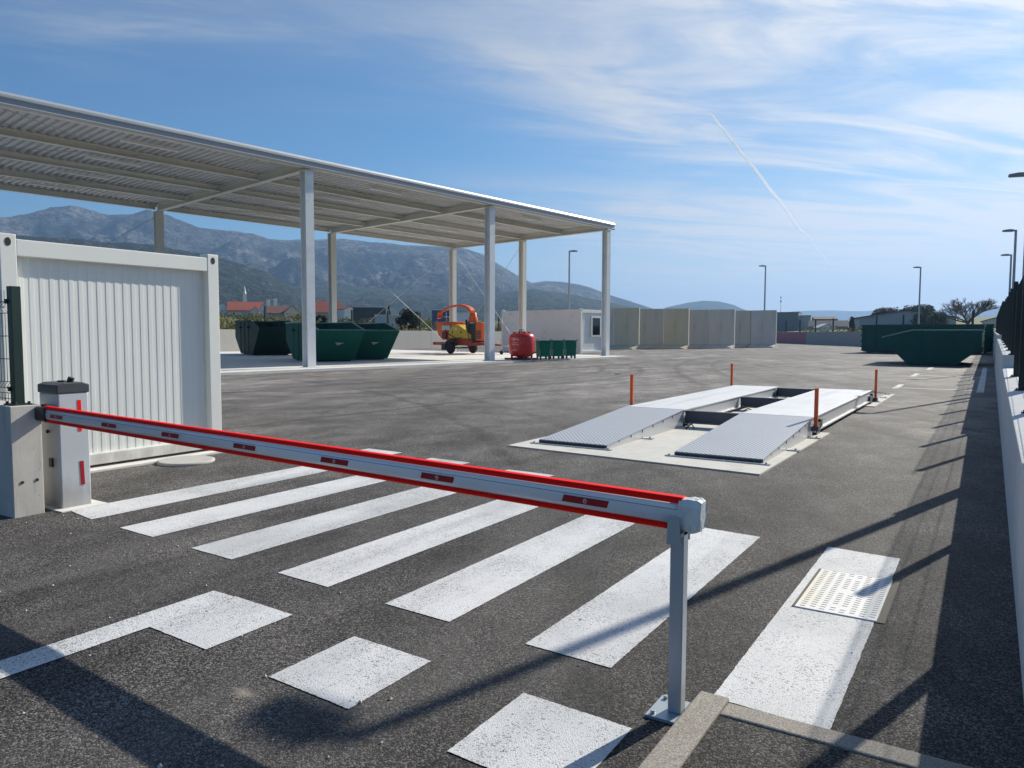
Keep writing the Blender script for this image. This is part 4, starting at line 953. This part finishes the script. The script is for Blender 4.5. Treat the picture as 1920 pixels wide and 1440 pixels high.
for i in range(14):
    x = 4+7.4*i; mb = MB(); mb.box(x-.08,x+.08,.05,.21,0,2.0); mb.box(x-.15,x+.15,0,.26,0,.03); mb.build('post', M['fencepost'], rf)

# ------------------------------------------------------------------ weighbridge
wb = thing('weighbridge', 'low steel vehicle weighbridge with two decks and checker-plate ramps', 'weighbridge', (-3.86,15.8,.018))
def wpart(mb, name, mat, parent=None, **k):
    mb.v = [(x+3.86,y-15.8,z-.018) for x,y,z in mb.v]; return mb.build(name, mat, parent or wb, **k)
ZD = .31; Y0, Y1 = 12.45, 19.2
for xa, xb in ((-5.47,-4.40),(-3.43,-2.30)):
    mb = MB(); mb.box(xa,xb,Y0,Y1,ZD-.025,ZD); dk = wpart(mb, 'deck', M['deck'], bevel=.004)
    for x in (xa+.03, xb-.03):
        mb = MB(); mb.box(x-.012,x+.012,Y0+.03,Y1-.03,.09,ZD-.027); mb.box(x-.05,x+.05,Y0+.03,Y1-.03,.065,.088); wpart(mb, 'girder', M['wblight'] if x in (xb-.03,) else M['wbdark'])
    for y in (Y0+.25, Y1-.25):
        mb = MB(); mb.box(xa+.08,xb+.03,y-.14,y+.14,.02,.20); wpart(mb, 'load_cell_box', M['wbdark'])
        mb = MB(); mb.box(xb-.017,xb+.03,y-.09+.25,y+.09+.25,.10,.24); wpart(mb, 'junction_box', M['black'], bevel=.006)
    for yf, yt in ((9.38,Y0-.02),(22.1,Y1+.02)):
        sgn = 1 if yt > yf else -1
        mb = MB(); mb.add([(xa,yf,.075),(xb,yf,.075),(xb,yt,ZD-.002),(xa,yt,ZD-.002),(xa,yf,.063),(xb,yf,.063),(xb,yt,ZD-.014),(xa,yt,ZD-.014)], [(0,1,2,3),(7,6,5,4),(0,4,5,1),(1,5,6,2),(2,6,7,3),(3,7,4,0)]); rm = wpart(mb, 'ramp_plate', M['checker'])
        mb = MB()
        for x in (xa+.012, xb-.024):
            mb.add([(x,yf,.02),(x+.012,yf,.02),(x+.012,yt,.02),(x,yt,.02),(x,yf,.061),(x+.012,yf,.061),(x+.012,yt,ZD-.016),(x,yt,ZD-.016)], [(0,3,2,1),(4,5,6,7),(0,1,5,4),(1,2,6,5),(2,3,7,6),(3,0,4,7)])
        wpart(mb, 'ramp_side', M['wblight'])
        mb = MB()
        for q in range(1,7):
            yy = yf+(yt-yf)*q/7.2; zz = .062+(ZD-.078)*q/7.2
            for x in (xb-.011,): mb.box(x,x+.003,yy-.012,yy+.012,zz-.05*min(1,q/3+.2),zz-.006)
        wpart(mb, 'slot', M['void'], rm) if False else wpart(mb, 'slot', M['void'])
        mb = MB(); n = 34
        mb.box(xa,xb,min(yf,yf-sgn*.015),max(yf,yf-sgn*.015)-.001,.025,.062)
        for q in range(n):
            x = xa+(xb-xa)*(q+.5)/n; mb.box(x-.007,x+.007,min(yf-sgn*.016,yf-sgn*.034),max(yf-sgn*.016,yf-sgn*.034),.022,.070)
        wpart(mb, 'toothed_lip', M['wbdark'])
        mb = MB(); mb.box(xa-.10,xb+.10,min(yf-sgn*.036,yf-sgn*.10),max(yf-sgn*.036,yf-sgn*.10),.018,.032)
        for x in (xa-.05, xb+.05): mb.cyl((x,yf-sgn*.068,.03), .014, .02, 6)
        wpart(mb, 'toe_plate', M['post'])
        for q in (.42,.9):
            mb = MB()
            yy = yf+(yt-yf)*q; mb.box(xb+.002,xb+.16,yy-.05,yy+.05,.018,.034); mb.cyl((xb+.11,yy,.033), .014, .02, 6); wpart(mb, 'anchor_plate', M['post'])
for y in (Y0+.06, 15.9, Y1-.12):
    mb = MB(); mb.box(-4.395,-3.435,y-.006,y+.006,.09,ZD-.035); mb.box(-4.395,-3.435,y-.05,y+.05,ZD-.033,ZD-.018); mb.box(-4.395,-3.435,y-.05,y+.05,.075,.088); wpart(mb, 'cross_beam', M['wbdark'])
mb = MB(); mb.tube([(-4.2,15.4,.05),(-4.05,15.2,.12),(-3.95,15.35,.06),(-3.8,15.1,.10),(-3.7,15.3,.03)], .012, 6); mb.tube([(-4.25,12.1,.03),(-4.18,12.2,.10),(-4.1,12.12,.04)], .012, 6); wpart(mb, 'cable', M['black'])
mp = thing('marker_post', 'orange marker post at the near left corner of the weighbridge', 'marker post', group='orange marker posts at the weighbridge corners')
mb = MB(); mb.box(-.027,.027,-.027,.027,.0,.82); mb.build('post', M['marker'], mp, bevel=.003)
mb = MB(); mb.box(-.031,.031,-.031,.031,.821,.835); mb.build('cap', M['marker'], mp)
mb = MB(); mb.box(-.05,.05,-.05,.05,0,.10); mb.build('socket', M['wbdark'], mp)
for i, (x, y, zs, lb) in enumerate(((-5.56,12.9,1.,None),(-5.56,19.25,1.,'orange marker post at the far left corner of the weighbridge'),(-2.255,12.38,.80,'orange marker post at the near right corner of the weighbridge, beside the ramp'),(-2.26,19.6,.91,'orange marker post at the far right corner of the weighbridge'))):
    o = mp if i == 0 else copy_tree(mp)
    if lb: o['label'] = lb
    o.location = (x,y,.10 if zs < .85 else .018); o.scale = (1,1,zs)

# ------------------------------------------------------------------ houses and buildings
M['tile'] = surf('red_roof_tiles', (.42,.115,.07), .8, var=.2, vs=.8, dirt=(.25,.09,.06), damt=.4)
M['tile_b'] = surf('brown_roof_tiles', (.24,.115,.085), .8, var=.2, vs=.8)
M['plaster'] = surf('cream_plaster', (.85,.76,.58), .9, var=.1, vs=.5); M['plaster_w'] = surf('white_plaster', (.88,.87,.83), .9, var=.06, vs=.5)
M['plaster_p'] = surf('peach_plaster', (.85,.63,.48), .9, var=.1, vs=.5); M['plaster_g'] = surf('grey_plaster', (.5,.5,.5), .9, var=.12, vs=.5)
M['stonet'] = surf('pale_stone', (.88,.85,.76), .9, var=.08, vs=.8); M['darkclad'] = surf('dark_cladding', (.045,.05,.06), .6, var=.2, vs=.3)
M['greyclad'] = surf('grey_cladding', (.20,.215,.23), .6, var=.15, vs=.3); M['shedclad'] = surf('pale_metal_cladding', (.40,.43,.44), .5, var=.1, vs=.4, dirt=(.3,.3,.28), damt=.4)
M['blueclad'] = surf('blue_cladding', (.05,.10,.22), .6, var=.1); M['redclad'] = surf('dull_red_cladding', (.22,.07,.07), .6, var=.15)
M['brownroof'] = surf('brown_roof_edge', (.07,.045,.04), .7, var=.2); M['paleroof'] = surf('pale_roof', (.50,.50,.47), .7, var=.1)
def toward(x, y): return math.atan2(y, x) + PI/2     # local -y faces the camera
def house(name, label, x, y, ztop, w, d, hwall_frac, roofm, wallm, ridge='x', rz=0, win=3, cat='house', group=None, chim=False, over=.35):
    zb = gz(x, y)-.1; H = ztop-zb; hw = H*hwall_frac
    t = thing(name, label, cat, (x,y,zb), toward(x,y)+rz, group)
    mb = MB()
    if ridge == 'x': mb.prism([(0,0),(d,0),(d,hw),(d/2,H-.12),(0,hw)], -w/2, w/2, 'yz')
    elif ridge == 'y': mb.prism([(-w/2,0),(w/2,0),(w/2,hw),(0,H-.12),(-w/2,hw)], 0, d, 'xz')
    else: mb.box(-w/2,w/2,0,d,0,H-.15)
    mb.build('wall', wallm, t)
    mb = MB(); th = .16
    if ridge == 'x':
        for y0, s in ((-over,1),(d+over,-1)):
            zl = hw-(H-.12-hw)*over/(d/2)
            mb.prism([(y0,zl+.02),(d/2,H-.10),(d/2,H-.10+th),(y0,zl+.02+th)], -w/2-over, w/2+over, 'yz')
    elif ridge == 'y':
        for x0 in (-w/2-over, w/2+over):
            zl = hw-(H-.12-hw)*over/(w/2)
            mb.prism([(x0,zl+.02),(0,H-.10),(0,H-.10+th),(x0,zl+.02+th)], -over, d+over, 'xz')
    else: mb.box(-w/2-over*.5,w/2+over*.5,-over*.5,d+over*.5,H-.14,H)
    rf_ = mb.build('roof', roofm, t)
    if chim: mb = MB(); mb.box(w*.22,w*.22+.5,d*.35,d*.35+.5,H*.8,H+.6); mb.build('chimney', wallm, rf_)
    for i in range(win):
        xx = -w/2+w*(i+.5)/win; mb = MB(); s_ = min(.45, w/win*.22); zc = hw*.55; mb.box(xx-s_,xx+s_,-.05,.02,zc-.6 if hw > 2.6 else zc-.35,zc+.5 if hw > 2.6 else zc+.35); f_ = mb.build('window', M['plaster_w'], t)
        mb = MB(); mb.box(xx-s_*.8,xx+s_*.8,-.07,-.052,(zc-.5 if hw > 2.6 else zc-.28),(zc+.4 if hw > 2.6 else zc+.28)); mb.build('pane', M['glass'], f_)
    return t
vg = 'village houses below the mountain'
house('house','white house with a red roof half hidden behind the white container',-257.5,192,13.3,5.2,8,.62,M['tile'],M['plaster_w'],'y',0,2,group=vg)
house('house','long house with a wide red tiled roof, left of the canopy column',-250,197,13.6,12.6,9,.42,M['tile'],M['plaster_g'],'x',0,4,group=vg,chim=True)
house('house','small cream house with a gable, in front of the long red roof',-240,193.5,11.5,2.7,6,.62,M['tile'],M['plaster'],'y',0,1,group=vg,over=.15)
house('house','narrow white gabled house at the right end of the long red roof',-236.8,194.5,12.3,1.9,6,.7,M['tile'],M['plaster_w'],'y',0,1,group=vg,over=.15)
house('house','house with a dull brown-red roof beside the peach gable',-231.5,197,11.7,7.2,8,.4,M['tile_b'],M['plaster_g'],'x',0,3,group=vg)
house('house','peach coloured gabled house left of the nearest canopy column',-226.3,199.5,11.7,5.2,8,.5,M['tile_b'],M['plaster_p'],'y',0,1,group=vg,over=.2)
house('house','low peach annex between the white gable and the brown-red roof',-230.9,192.2,9.8,2.8,4,.75,M['tile_b'],M['plaster_p'],'x',0,1,group=vg,over=.15)
house('house','grey house with a red hipped roof between two canopy columns',-193.5,185.2,12.2,9.6,9,.45,M['tile'],M['plaster_g'],'x',0,3,group=vg,chim=True)
house('house','tall white house with a red lean-to roof beside the rear canopy column',-185,184.4,10.4,4.2,7,.8,M['tile'],M['plaster_w'],'y',R(25),2,group=vg,over=.2)
house('building','dark flat-roofed building in front of the mountain, behind the skips',-166.7,178.5,9.4,9.8,9,.9,M['darkclad'],M['darkclad'],'flat',0,4,'building')
house('building','low shed with a white flat roof beyond the scrub',-135,151,6.3,5.8,6,.9,M['plaster_w'],M['plaster_g'],'flat',0,2,'building')
house('building','blue building with a white roof edge behind the wood chipper',-122.4,159.2,7.6,5.8,7,.9,M['plaster_w'],M['blueclad'],'flat',0,2,'building')
house('building','white low building beyond the wall, right of the chipper chute',-129.4,178.4,7.4,6.4,7,.9,M['plaster_w'],M['plaster_w'],'flat',0,2,'building')
def spire(label, x, y, ztop, w):
    zb = gz(x,y)-.1; t = thing('church_tower', label, 'tower', (x,y,zb), toward(x,y)); H = ztop-zb
    mb = MB(); mb.box(-w/2,w/2,-w/2,w/2,0,H*.55); mb.build('shaft', M['stonet'], t)
    mb = MB(); mb.box(-w*.46,w*.46,-w*.46,w*.46,H*.55+.01,H*.72); mb.build('belfry', M['stonet'], t)
    mb = MB(); mb.lathe([(w*.42,H*.72+.01),(w*.2,H*.86),(.02,H)], 8); mb.build('spire', M['stonet'], t)
    for s_ in (-1,1): mb = MB(); mb.box(s_*w*.2-w*.09,s_*w*.2+w*.09,-w*.48,-w*.455,H*.58,H*.68); mb.build('opening', M['void'], t)
spire('slender pale stone church tower rising behind the long red roof', -349.9, 275.5, 27.6, 1.9)
def turret(label, x, y, ztop, w):
    zb = gz(x,y)-.1; H = ztop-zb; t = thing('chimney_tower', label, 'tower', (x,y,zb), toward(x,y))
    mb = MB(); mb.box(-w/2,w/2,-w/2,w/2,0,H-1.); mb.build('shaft', M['plaster_w'], t)
    mb = MB(); mb.box(-w*.6,w*.6,-w*.6,w*.6,H-.99,H-.7)
    for s_ in (-.35,0,.35): mb.box(w*s_-.12,w*s_+.12,-.1,.1,H-.7,H)
    mb.build('crown', M['plaster_w'], t)
turret('short white square tower rising above the roofs, the left one of two', -306.7, 255.5, 18.3, 1.7)
turret('short white square tower rising above the brown-red roof, the right one of two', -303.7, 257.4, 18.8, 1.7)
ib = house('building','grey industrial hall with pale rooftop lettering beyond the far wall',-75.4,342.9,10.9,11.6,14,.93,M['darkclad'],M['greyclad'],'flat',R(-6),0,'building')
mb = MB(); 
for i, w in enumerate((.55,.55,.3,.5,.5,.45,.5)): mb.box(-2.6+i*.72,-2.6+i*.72+w,-.06,-.02,5.5,6.1)
for i in range(5): mb.box(-1.2+i*.5,-1.2+i*.5+.36,-.06,-.02,3.9,4.25)
mb.build('sign_lettering', M['plaster_w'], ib)
fb = house('building','pale glazed facade standing at the right end of the grey industrial hall',-67.2,338.7,9.6,5.2,6,.93,M['paleroof'],M['shedclad'],'flat',R(-4),0,'building')
mb = MB(); mb.box(-2.2,1.4,-.08,-.02,1.0,4.6); mb.build('display_window', M['plaster_p'], fb); mb = MB(); mb.box(-2.3,2.4,-.07,-.02,.3,.9); mb.build('base_band', M['plaster_w'], fb)
house('building','dull red building with a pale canopy band beyond the far wall',-72.7,403.8,10.4,10.5,12,.75,M['brownroof'],M['redclad'],'x',R(12),0,'building')
house('building','long low building with a dark roof in front of the dull red one',-54.8,320.4,7.0,13.8,10,.35,M['darkclad'],M['greyclad'],'x',0,3,'building')
house('building','little white gabled building under the dark low roof',-54.9,306.6,5.6,5.8,6,.45,M['paleroof'],M['plaster_w'],'y',R(20),2,'building')
house('shed','big pale metal shed with a brown roof edge behind the roll-off container',-25.1,256.4,8.4,24.0,22,.62,M['brownroof'],M['shedclad'],'y',R(8),0,'shed',over=.8)
house('house','pale house with a brown roof behind the mesh fence at the far right',.6,225.2,5.8,5.4,8,.6,M['tile_b'],M['plaster'],'y',0,2)
at_ = thing('antenna_mast', 'thin antenna mast on the skyline right of the tall concrete panels', 'antenna', (-78,341.3,gz(-78,341.3)))
mb = MB(); mb.tube([(0,0,0),(0,0,15.2)], [.14,.05], 6); mb.build('mast', M['lamp'], at_)
mb = MB(); mb.box(-.25,.25,-.12,.12,12.6,13.4); mb.box(-.2,.2,-.1,.1,14.2,15.0); mb.build('aerial', M['lamphead'], at_)

# ------------------------------------------------------------------ vegetation
def leaves(mb, c, rad, n, size, flat=1., shell=.5, rnd=random):
    for _ in range(n):
        while True:
            d = Vector((rnd.uniform(-1,1), rnd.uniform(-1,1), rnd.uniform(-1,1)))
            if .02 < d.length < 1: break
        d = d.normalized() * (d.length**shell)
        p = Vector(c) + Vector((d.x*rad[0], d.y*rad[1], d.z*rad[2]))
        a = Vector((rnd.uniform(-1,1), rnd.uniform(-1,1), rnd.uniform(-1,1)*flat)).normalized(); b = a.cross(Vector((rnd.uniform(-1,1), rnd.uniform(-1,1), rnd.uniform(-1,1)))).normalized()
        s_ = size*rnd.uniform(.6,1.4); mb.quad(p-a*s_-b*s_*.5, p+a*s_-b*s_*.5, p+a*s_*.8+b*s_*.5, p-a*s_*.8+b*s_*.5)
def tree(name, label, x, y, ztop, w, mat, clumps, size, n, crown=(.35,1.), shape='round', trunkr=.25, seed=1, zb=None, group=None):
    rnd = random.Random(seed); zb = gz(x,y) if zb is None else zb; H = ztop-zb
    t = thing(name, label, 'tree', (x,y,zb), 0, group)
    mb = MB(); z0 = H*crown[0]; mb.tube([(0,0,-.2),(.05,0,z0*.6),(0,.05,z0),(0,0,H*.8)], [trunkr,trunkr*.8,trunkr*.6,trunkr*.15], 8); cl = []
    for i in range(clumps):
        a = rnd.uniform(0,2*PI); u = rnd.random()
        if shape == 'round': zz = z0+(H-z0)*rnd.uniform(.1,.85); k_ = math.sin(PI*min(1,max(0,(zz-z0)/(H-z0)*.8+.2)))**.6; r0 = w/2*.72*k_*math.sqrt(u)
        elif shape == 'cone': zz = z0+(H-z0)*rnd.uniform(0,.95)**1.3; r0 = w/2*.8*(1-(zz-z0)/(H-z0))*math.sqrt(u)
        else: r0 = w/2*.85*math.sqrt(u); zz = z0+(H-z0)*(.35+.5*math.sqrt(max(0,1-(r0/(w/2))**2)))*rnd.uniform(.8,1.)
        c = Vector((r0*cos(a), r0*sin(a), zz)); cl.append(c)
        if i % 3 == 0: mb.tube([(0,0,z0*.8),tuple(c*.5+Vector((0,0,z0*.5))),tuple(c)], [trunkr*.4,trunkr*.25,trunkr*.08], 5)
    mb.build('trunk', M['bark'], t)
    mb = MB()
    for c in cl:
        rr = w*rnd.uniform(.13,.24)*(.6 if shape == 'cone' else 1); leaves(mb, c, (rr,rr,rr*.7), n, size, 1, .6, rnd)
    mb.build('crown', mat, t); return t
M['pine'] = leaf_mat('stone_pine_needles', (.018,.032,.016), (.055,.07,.03), None, .4); M['pine_r'] = leaf_mat('brownish_pine_needles', (.03,.032,.022), (.10,.07,.05), None, .5)
M['conif'] = leaf_mat('dark_conifer', (.018,.03,.022), (.05,.065,.045), None, .6); M['bush'] = leaf_mat('green_bush_leaves', (.035,.06,.015), (.16,.19,.05), None, .7)
M['dkbush'] = leaf_mat('dark_bush_leaves', (.012,.02,.012), (.05,.06,.03), None, .8)
M['scrub'] = leaf_mat('olive_scrub', (.045,.065,.016), (.15,.165,.04), (.20,.15,.07), .25)
M['reed'] = leaf_mat('straw_reeds', (.16,.14,.065), (.30,.25,.13), (.10,.11,.04), .35)
tree('pine_tree','round-topped pine with a brownish crown behind the pale shed',-34.2,321.7,11.2,12.2,M['pine_r'],60,.30,150,(.12,1),'round',.4,11)
tree('pine_tree','broad dark green stone pine beside the lamp post behind the shed',-23.7,322.4,12.0,14.2,M['pine'],70,.30,150,(.12,1),'round',.4,12)
tree('conifer_tree','small dark conifer left of the pale shed',-31.4,216.9,6.4,3.4,M['conif'],34,.16,110,(.06,1),'cone',.15,13)
tree('bush','yellow-green spiky bush between the stone pine and the bare tree',-12.5,228.9,7.6,6.2,M['bush'],30,.26,80,(.1,1),'round',.15,14)
tree('bush','low green bush at the right foot of the shed roof',-16.5,236,7.4,7.0,M['bush'],26,.26,80,(.1,1),'round',.15,15)
tree('bush','black-green bush beside the grey house between the canopy columns',-97.6,92.1,5.1,3.0,M['dkbush'],22,.16,90,(.05,1),'round',.1,16)
tree('tree','dark green bushy tree behind the rear wall left of the wood chipper',-91.2,107.9,6.2,4.6,M['dkbush'],30,.17,100,(.1,1),'round',.15,17)
tree('cypress_tree','pair of narrow dark cypress tips on the dark flat building skyline',-160.8,181.0,11.2,1.6,M['conif'],20,.16,70,(.05,1),'cone',.12,18)
def bare_tree(label, x, y, ztop, w, seed):
    rnd = random.Random(seed); zb = gz(x,y); H = ztop-zb; t = thing('bare_tree', label, 'tree', (x,y,zb))
    mb = MB(); tw = MB(); mb.tube([(0,0,-.2),(0,0,H*.22)], [.32,.26], 8)
    def grow(p, d, L, r, lev):
        q = p + d*L; mid = p+d*L*.5+Vector((rnd.uniform(-1,1),rnd.uniform(-1,1),rnd.uniform(-.5,.8)))*L*.07
        (mb if lev < 2 else tw).tube([p,mid,q], [r,r*.85,r*.7], 5 if lev < 2 else 3, True, False)
        if lev >= 5: return
        for _ in range(3 if lev < 4 else 5):
            e = (d + Vector((rnd.uniform(-1,1),rnd.uniform(-1,1),rnd.uniform(-.45,.75)))*.72).normalized(); grow(p+d*L*rnd.uniform(.6,1.), e, L*rnd.uniform(.6,.86), r*.62, lev+1)
    for k in range(11):
        a = 2*PI*k/11+rnd.uniform(-.3,.3); el_ = rnd.uniform(.12,1.45); grow(Vector((0,0,H*.2)), Vector((cos(a)*cos(el_),sin(a)*cos(el_),sin(el_))), H*.27, .14, 1)
    # fit the crown into its real spread
    hs_ = sorted(math.hypot(v[0],v[1]) for v in tw.v); mx = hs_[int(len(hs_)*.90)]; zs_ = sorted(v[2] for v in tw.v); mz = zs_[int(len(zs_)*.985)]
    for b_ in (mb, tw): b_.v = [(v[0]*w/2/mx, v[1]*w/2/mx, v[2]*H/mz) for v in b_.v]
    mb.build('trunk', M['bark'], t); tw.build('crown', M['twig'], t)
bare_tree('big leafless grey tree with a fine round crown at the right', -4.6,198.3,9.4,11.6,5)
# continuous scrub behind the rear and far walls
mb = MB(); rd = MB(); rnd = random.Random(3)
for _ in range(620):
    x = -53.5-(rnd.random()**1.6)*110; y = rnd.uniform(22,190); z = gz(x,y); h = rnd.uniform(.7,1.7)*(1 if x < -60 else 1.0)+(.9 if x > -70 else 0)
    if 40 < y < 120 and rnd.random() < .55: leaves(rd, (x,y,z+h*.6), (rnd.uniform(.8,1.8),)*2+(h*.75,), 60, .14, 2.2, .7, rnd)
    else: leaves(mb, (x,y,z+h*.5), (rnd.uniform(1.,2.4),)*2+(h*.7,), 70, .17, 1, .6, rnd)
for _ in range(150):
    k_ = rnd.uniform(.0,1.); x = -51.6+52*k_; y = 176-90*k_; d = rnd.uniform(2.5,22); x += d*.87; y += d*.5; z = gz(x,y); h = rnd.uniform(.8,2.0)
    if x > 0: continue
    leaves(mb, (x,y,z+h*.6), (rnd.uniform(1.2,2.6),)*2+(h*.8,), 70, .17, 1, .6, rnd)
for _ in range(420):
    x = -150-rnd.random()*160; y = rnd.uniform(100,300); z = gz(x,y); h = rnd.uniform(.8,2.2)
    leaves(mb, (x,y,z+h*.5), (rnd.uniform(1.5,3.5),)*2+(h*.7,), 36, .3, 1, .6, rnd)
tag(mb.build('scrub', M['scrub']), kind='stuff'); tag(rd.build('reeds', M['reed']), kind='stuff')

# ------------------------------------------------------------------ contrail, litter, pebbles
def dirv(az, te): a = R(az); v = Vector((sin(a), cos(a), te)); return v
def contrail(label, a, b, r0, r1, D, dens):
    t = NT('contrail_ice'); v = t.coord('Generated'); n = t.noise(t.coord('Object', (.004,.004,.004)), 1.2, 6, .65)
    sp = t.n('SeparateXYZ'); t.link(v, sp.inputs[0])
    lw = t.n('LayerWeight'); lw.inputs[0].default_value = .5
    edge = t.math('POWER', t.math('SUBTRACT', 1., lw.outputs['Facing']), .8)
    f = t.math('MULTIPLY', edge, t.smooth(n, .2, .5, .55, 1.)); f = t.math('MULTIPLY', f, t.smooth(sp.outputs[2], .05, .8, dens*.12, dens))
    d = t.n('BsdfDiffuse'); d.inputs[0].default_value = (1,1,1,1); tl = t.n('BsdfTranslucent'); tl.inputs[0].default_value = (1,1,1,1)
    m1 = t.n('MixShader'); m1.inputs[0].default_value = .5; t.link(d.outputs[0], m1.inputs[1]); t.link(tl.outputs[0], m1.inputs[2])
    tr = t.n('BsdfTransparent'); m2 = t.n('MixShader'); t.link(f, m2.inputs[0]); t.link(tr.outputs[0], m2.inputs[1]); t.link(m1.outputs[0], m2.inputs[2]); t.link(m2.outputs[0], t.out.inputs[0])
    p = dirv(*a)*D; q = dirv(*b)*D*1.0; pts = []; rs = []; N = 40
    for i in range(N+1):
        u = i/N; c = p.lerp(q, u); j = u**2.5*(D*.0055); c += Vector((mnoise.noise(Vector((u*9,0,0)))*j, 0, mnoise.noise(Vector((0,u*9,5)))*j)); pts.append(c); rs.append(r0+(r1-r0)*u)
    mb = MB(); mb.tube(pts, rs, 14, True, False); tag(mb.build('contrail', t.m), label, 'contrail')
contrail('white aircraft vapour trail slanting down the sky, sharp above and ragged below', (-18.0,.2771), (-9.6,.081), 15, 42, 11000, 1.)
mb = MB(); mb.prism([(0,0),(.16,.03),(.22,.10),(.10,.15),(-.02,.09)], .002, .06, 'xy'); tag(mb.build('litter', M['litter'], None, (-12.51,27.33,.0)), 'small scrap of white litter on the open asphalt', 'litter')
mb = MB(); rnd = random.Random(21)
for _ in range(110):
    if rnd.random() < .6: x, y = rnd.uniform(-6.8,-1.2), rnd.uniform(1.2,3.4)
    else: x, y = rnd.uniform(-8,-.5), rnd.uniform(2.5,11)
    s_ = rnd.uniform(.003,.010)*(1.7 if rnd.random() < .08 else 1)
    v0 = len(mb.v); pts = [(x+s_*cos(a)*rnd.uniform(.7,1.2), y+s_*sin(a)*rnd.uniform(.7,1.2), 0.004) for a in (0,1.26,2.5,3.8,5.)]
    mb.add(pts+[(x+s_*.1,y,.004+s_*rnd.uniform(.7,1.2))], [(0,1,5),(1,2,5),(2,3,5),(3,4,5),(4,0,5)])
tag(mb.build('loose_gravel', M['stone']), kind='stuff')
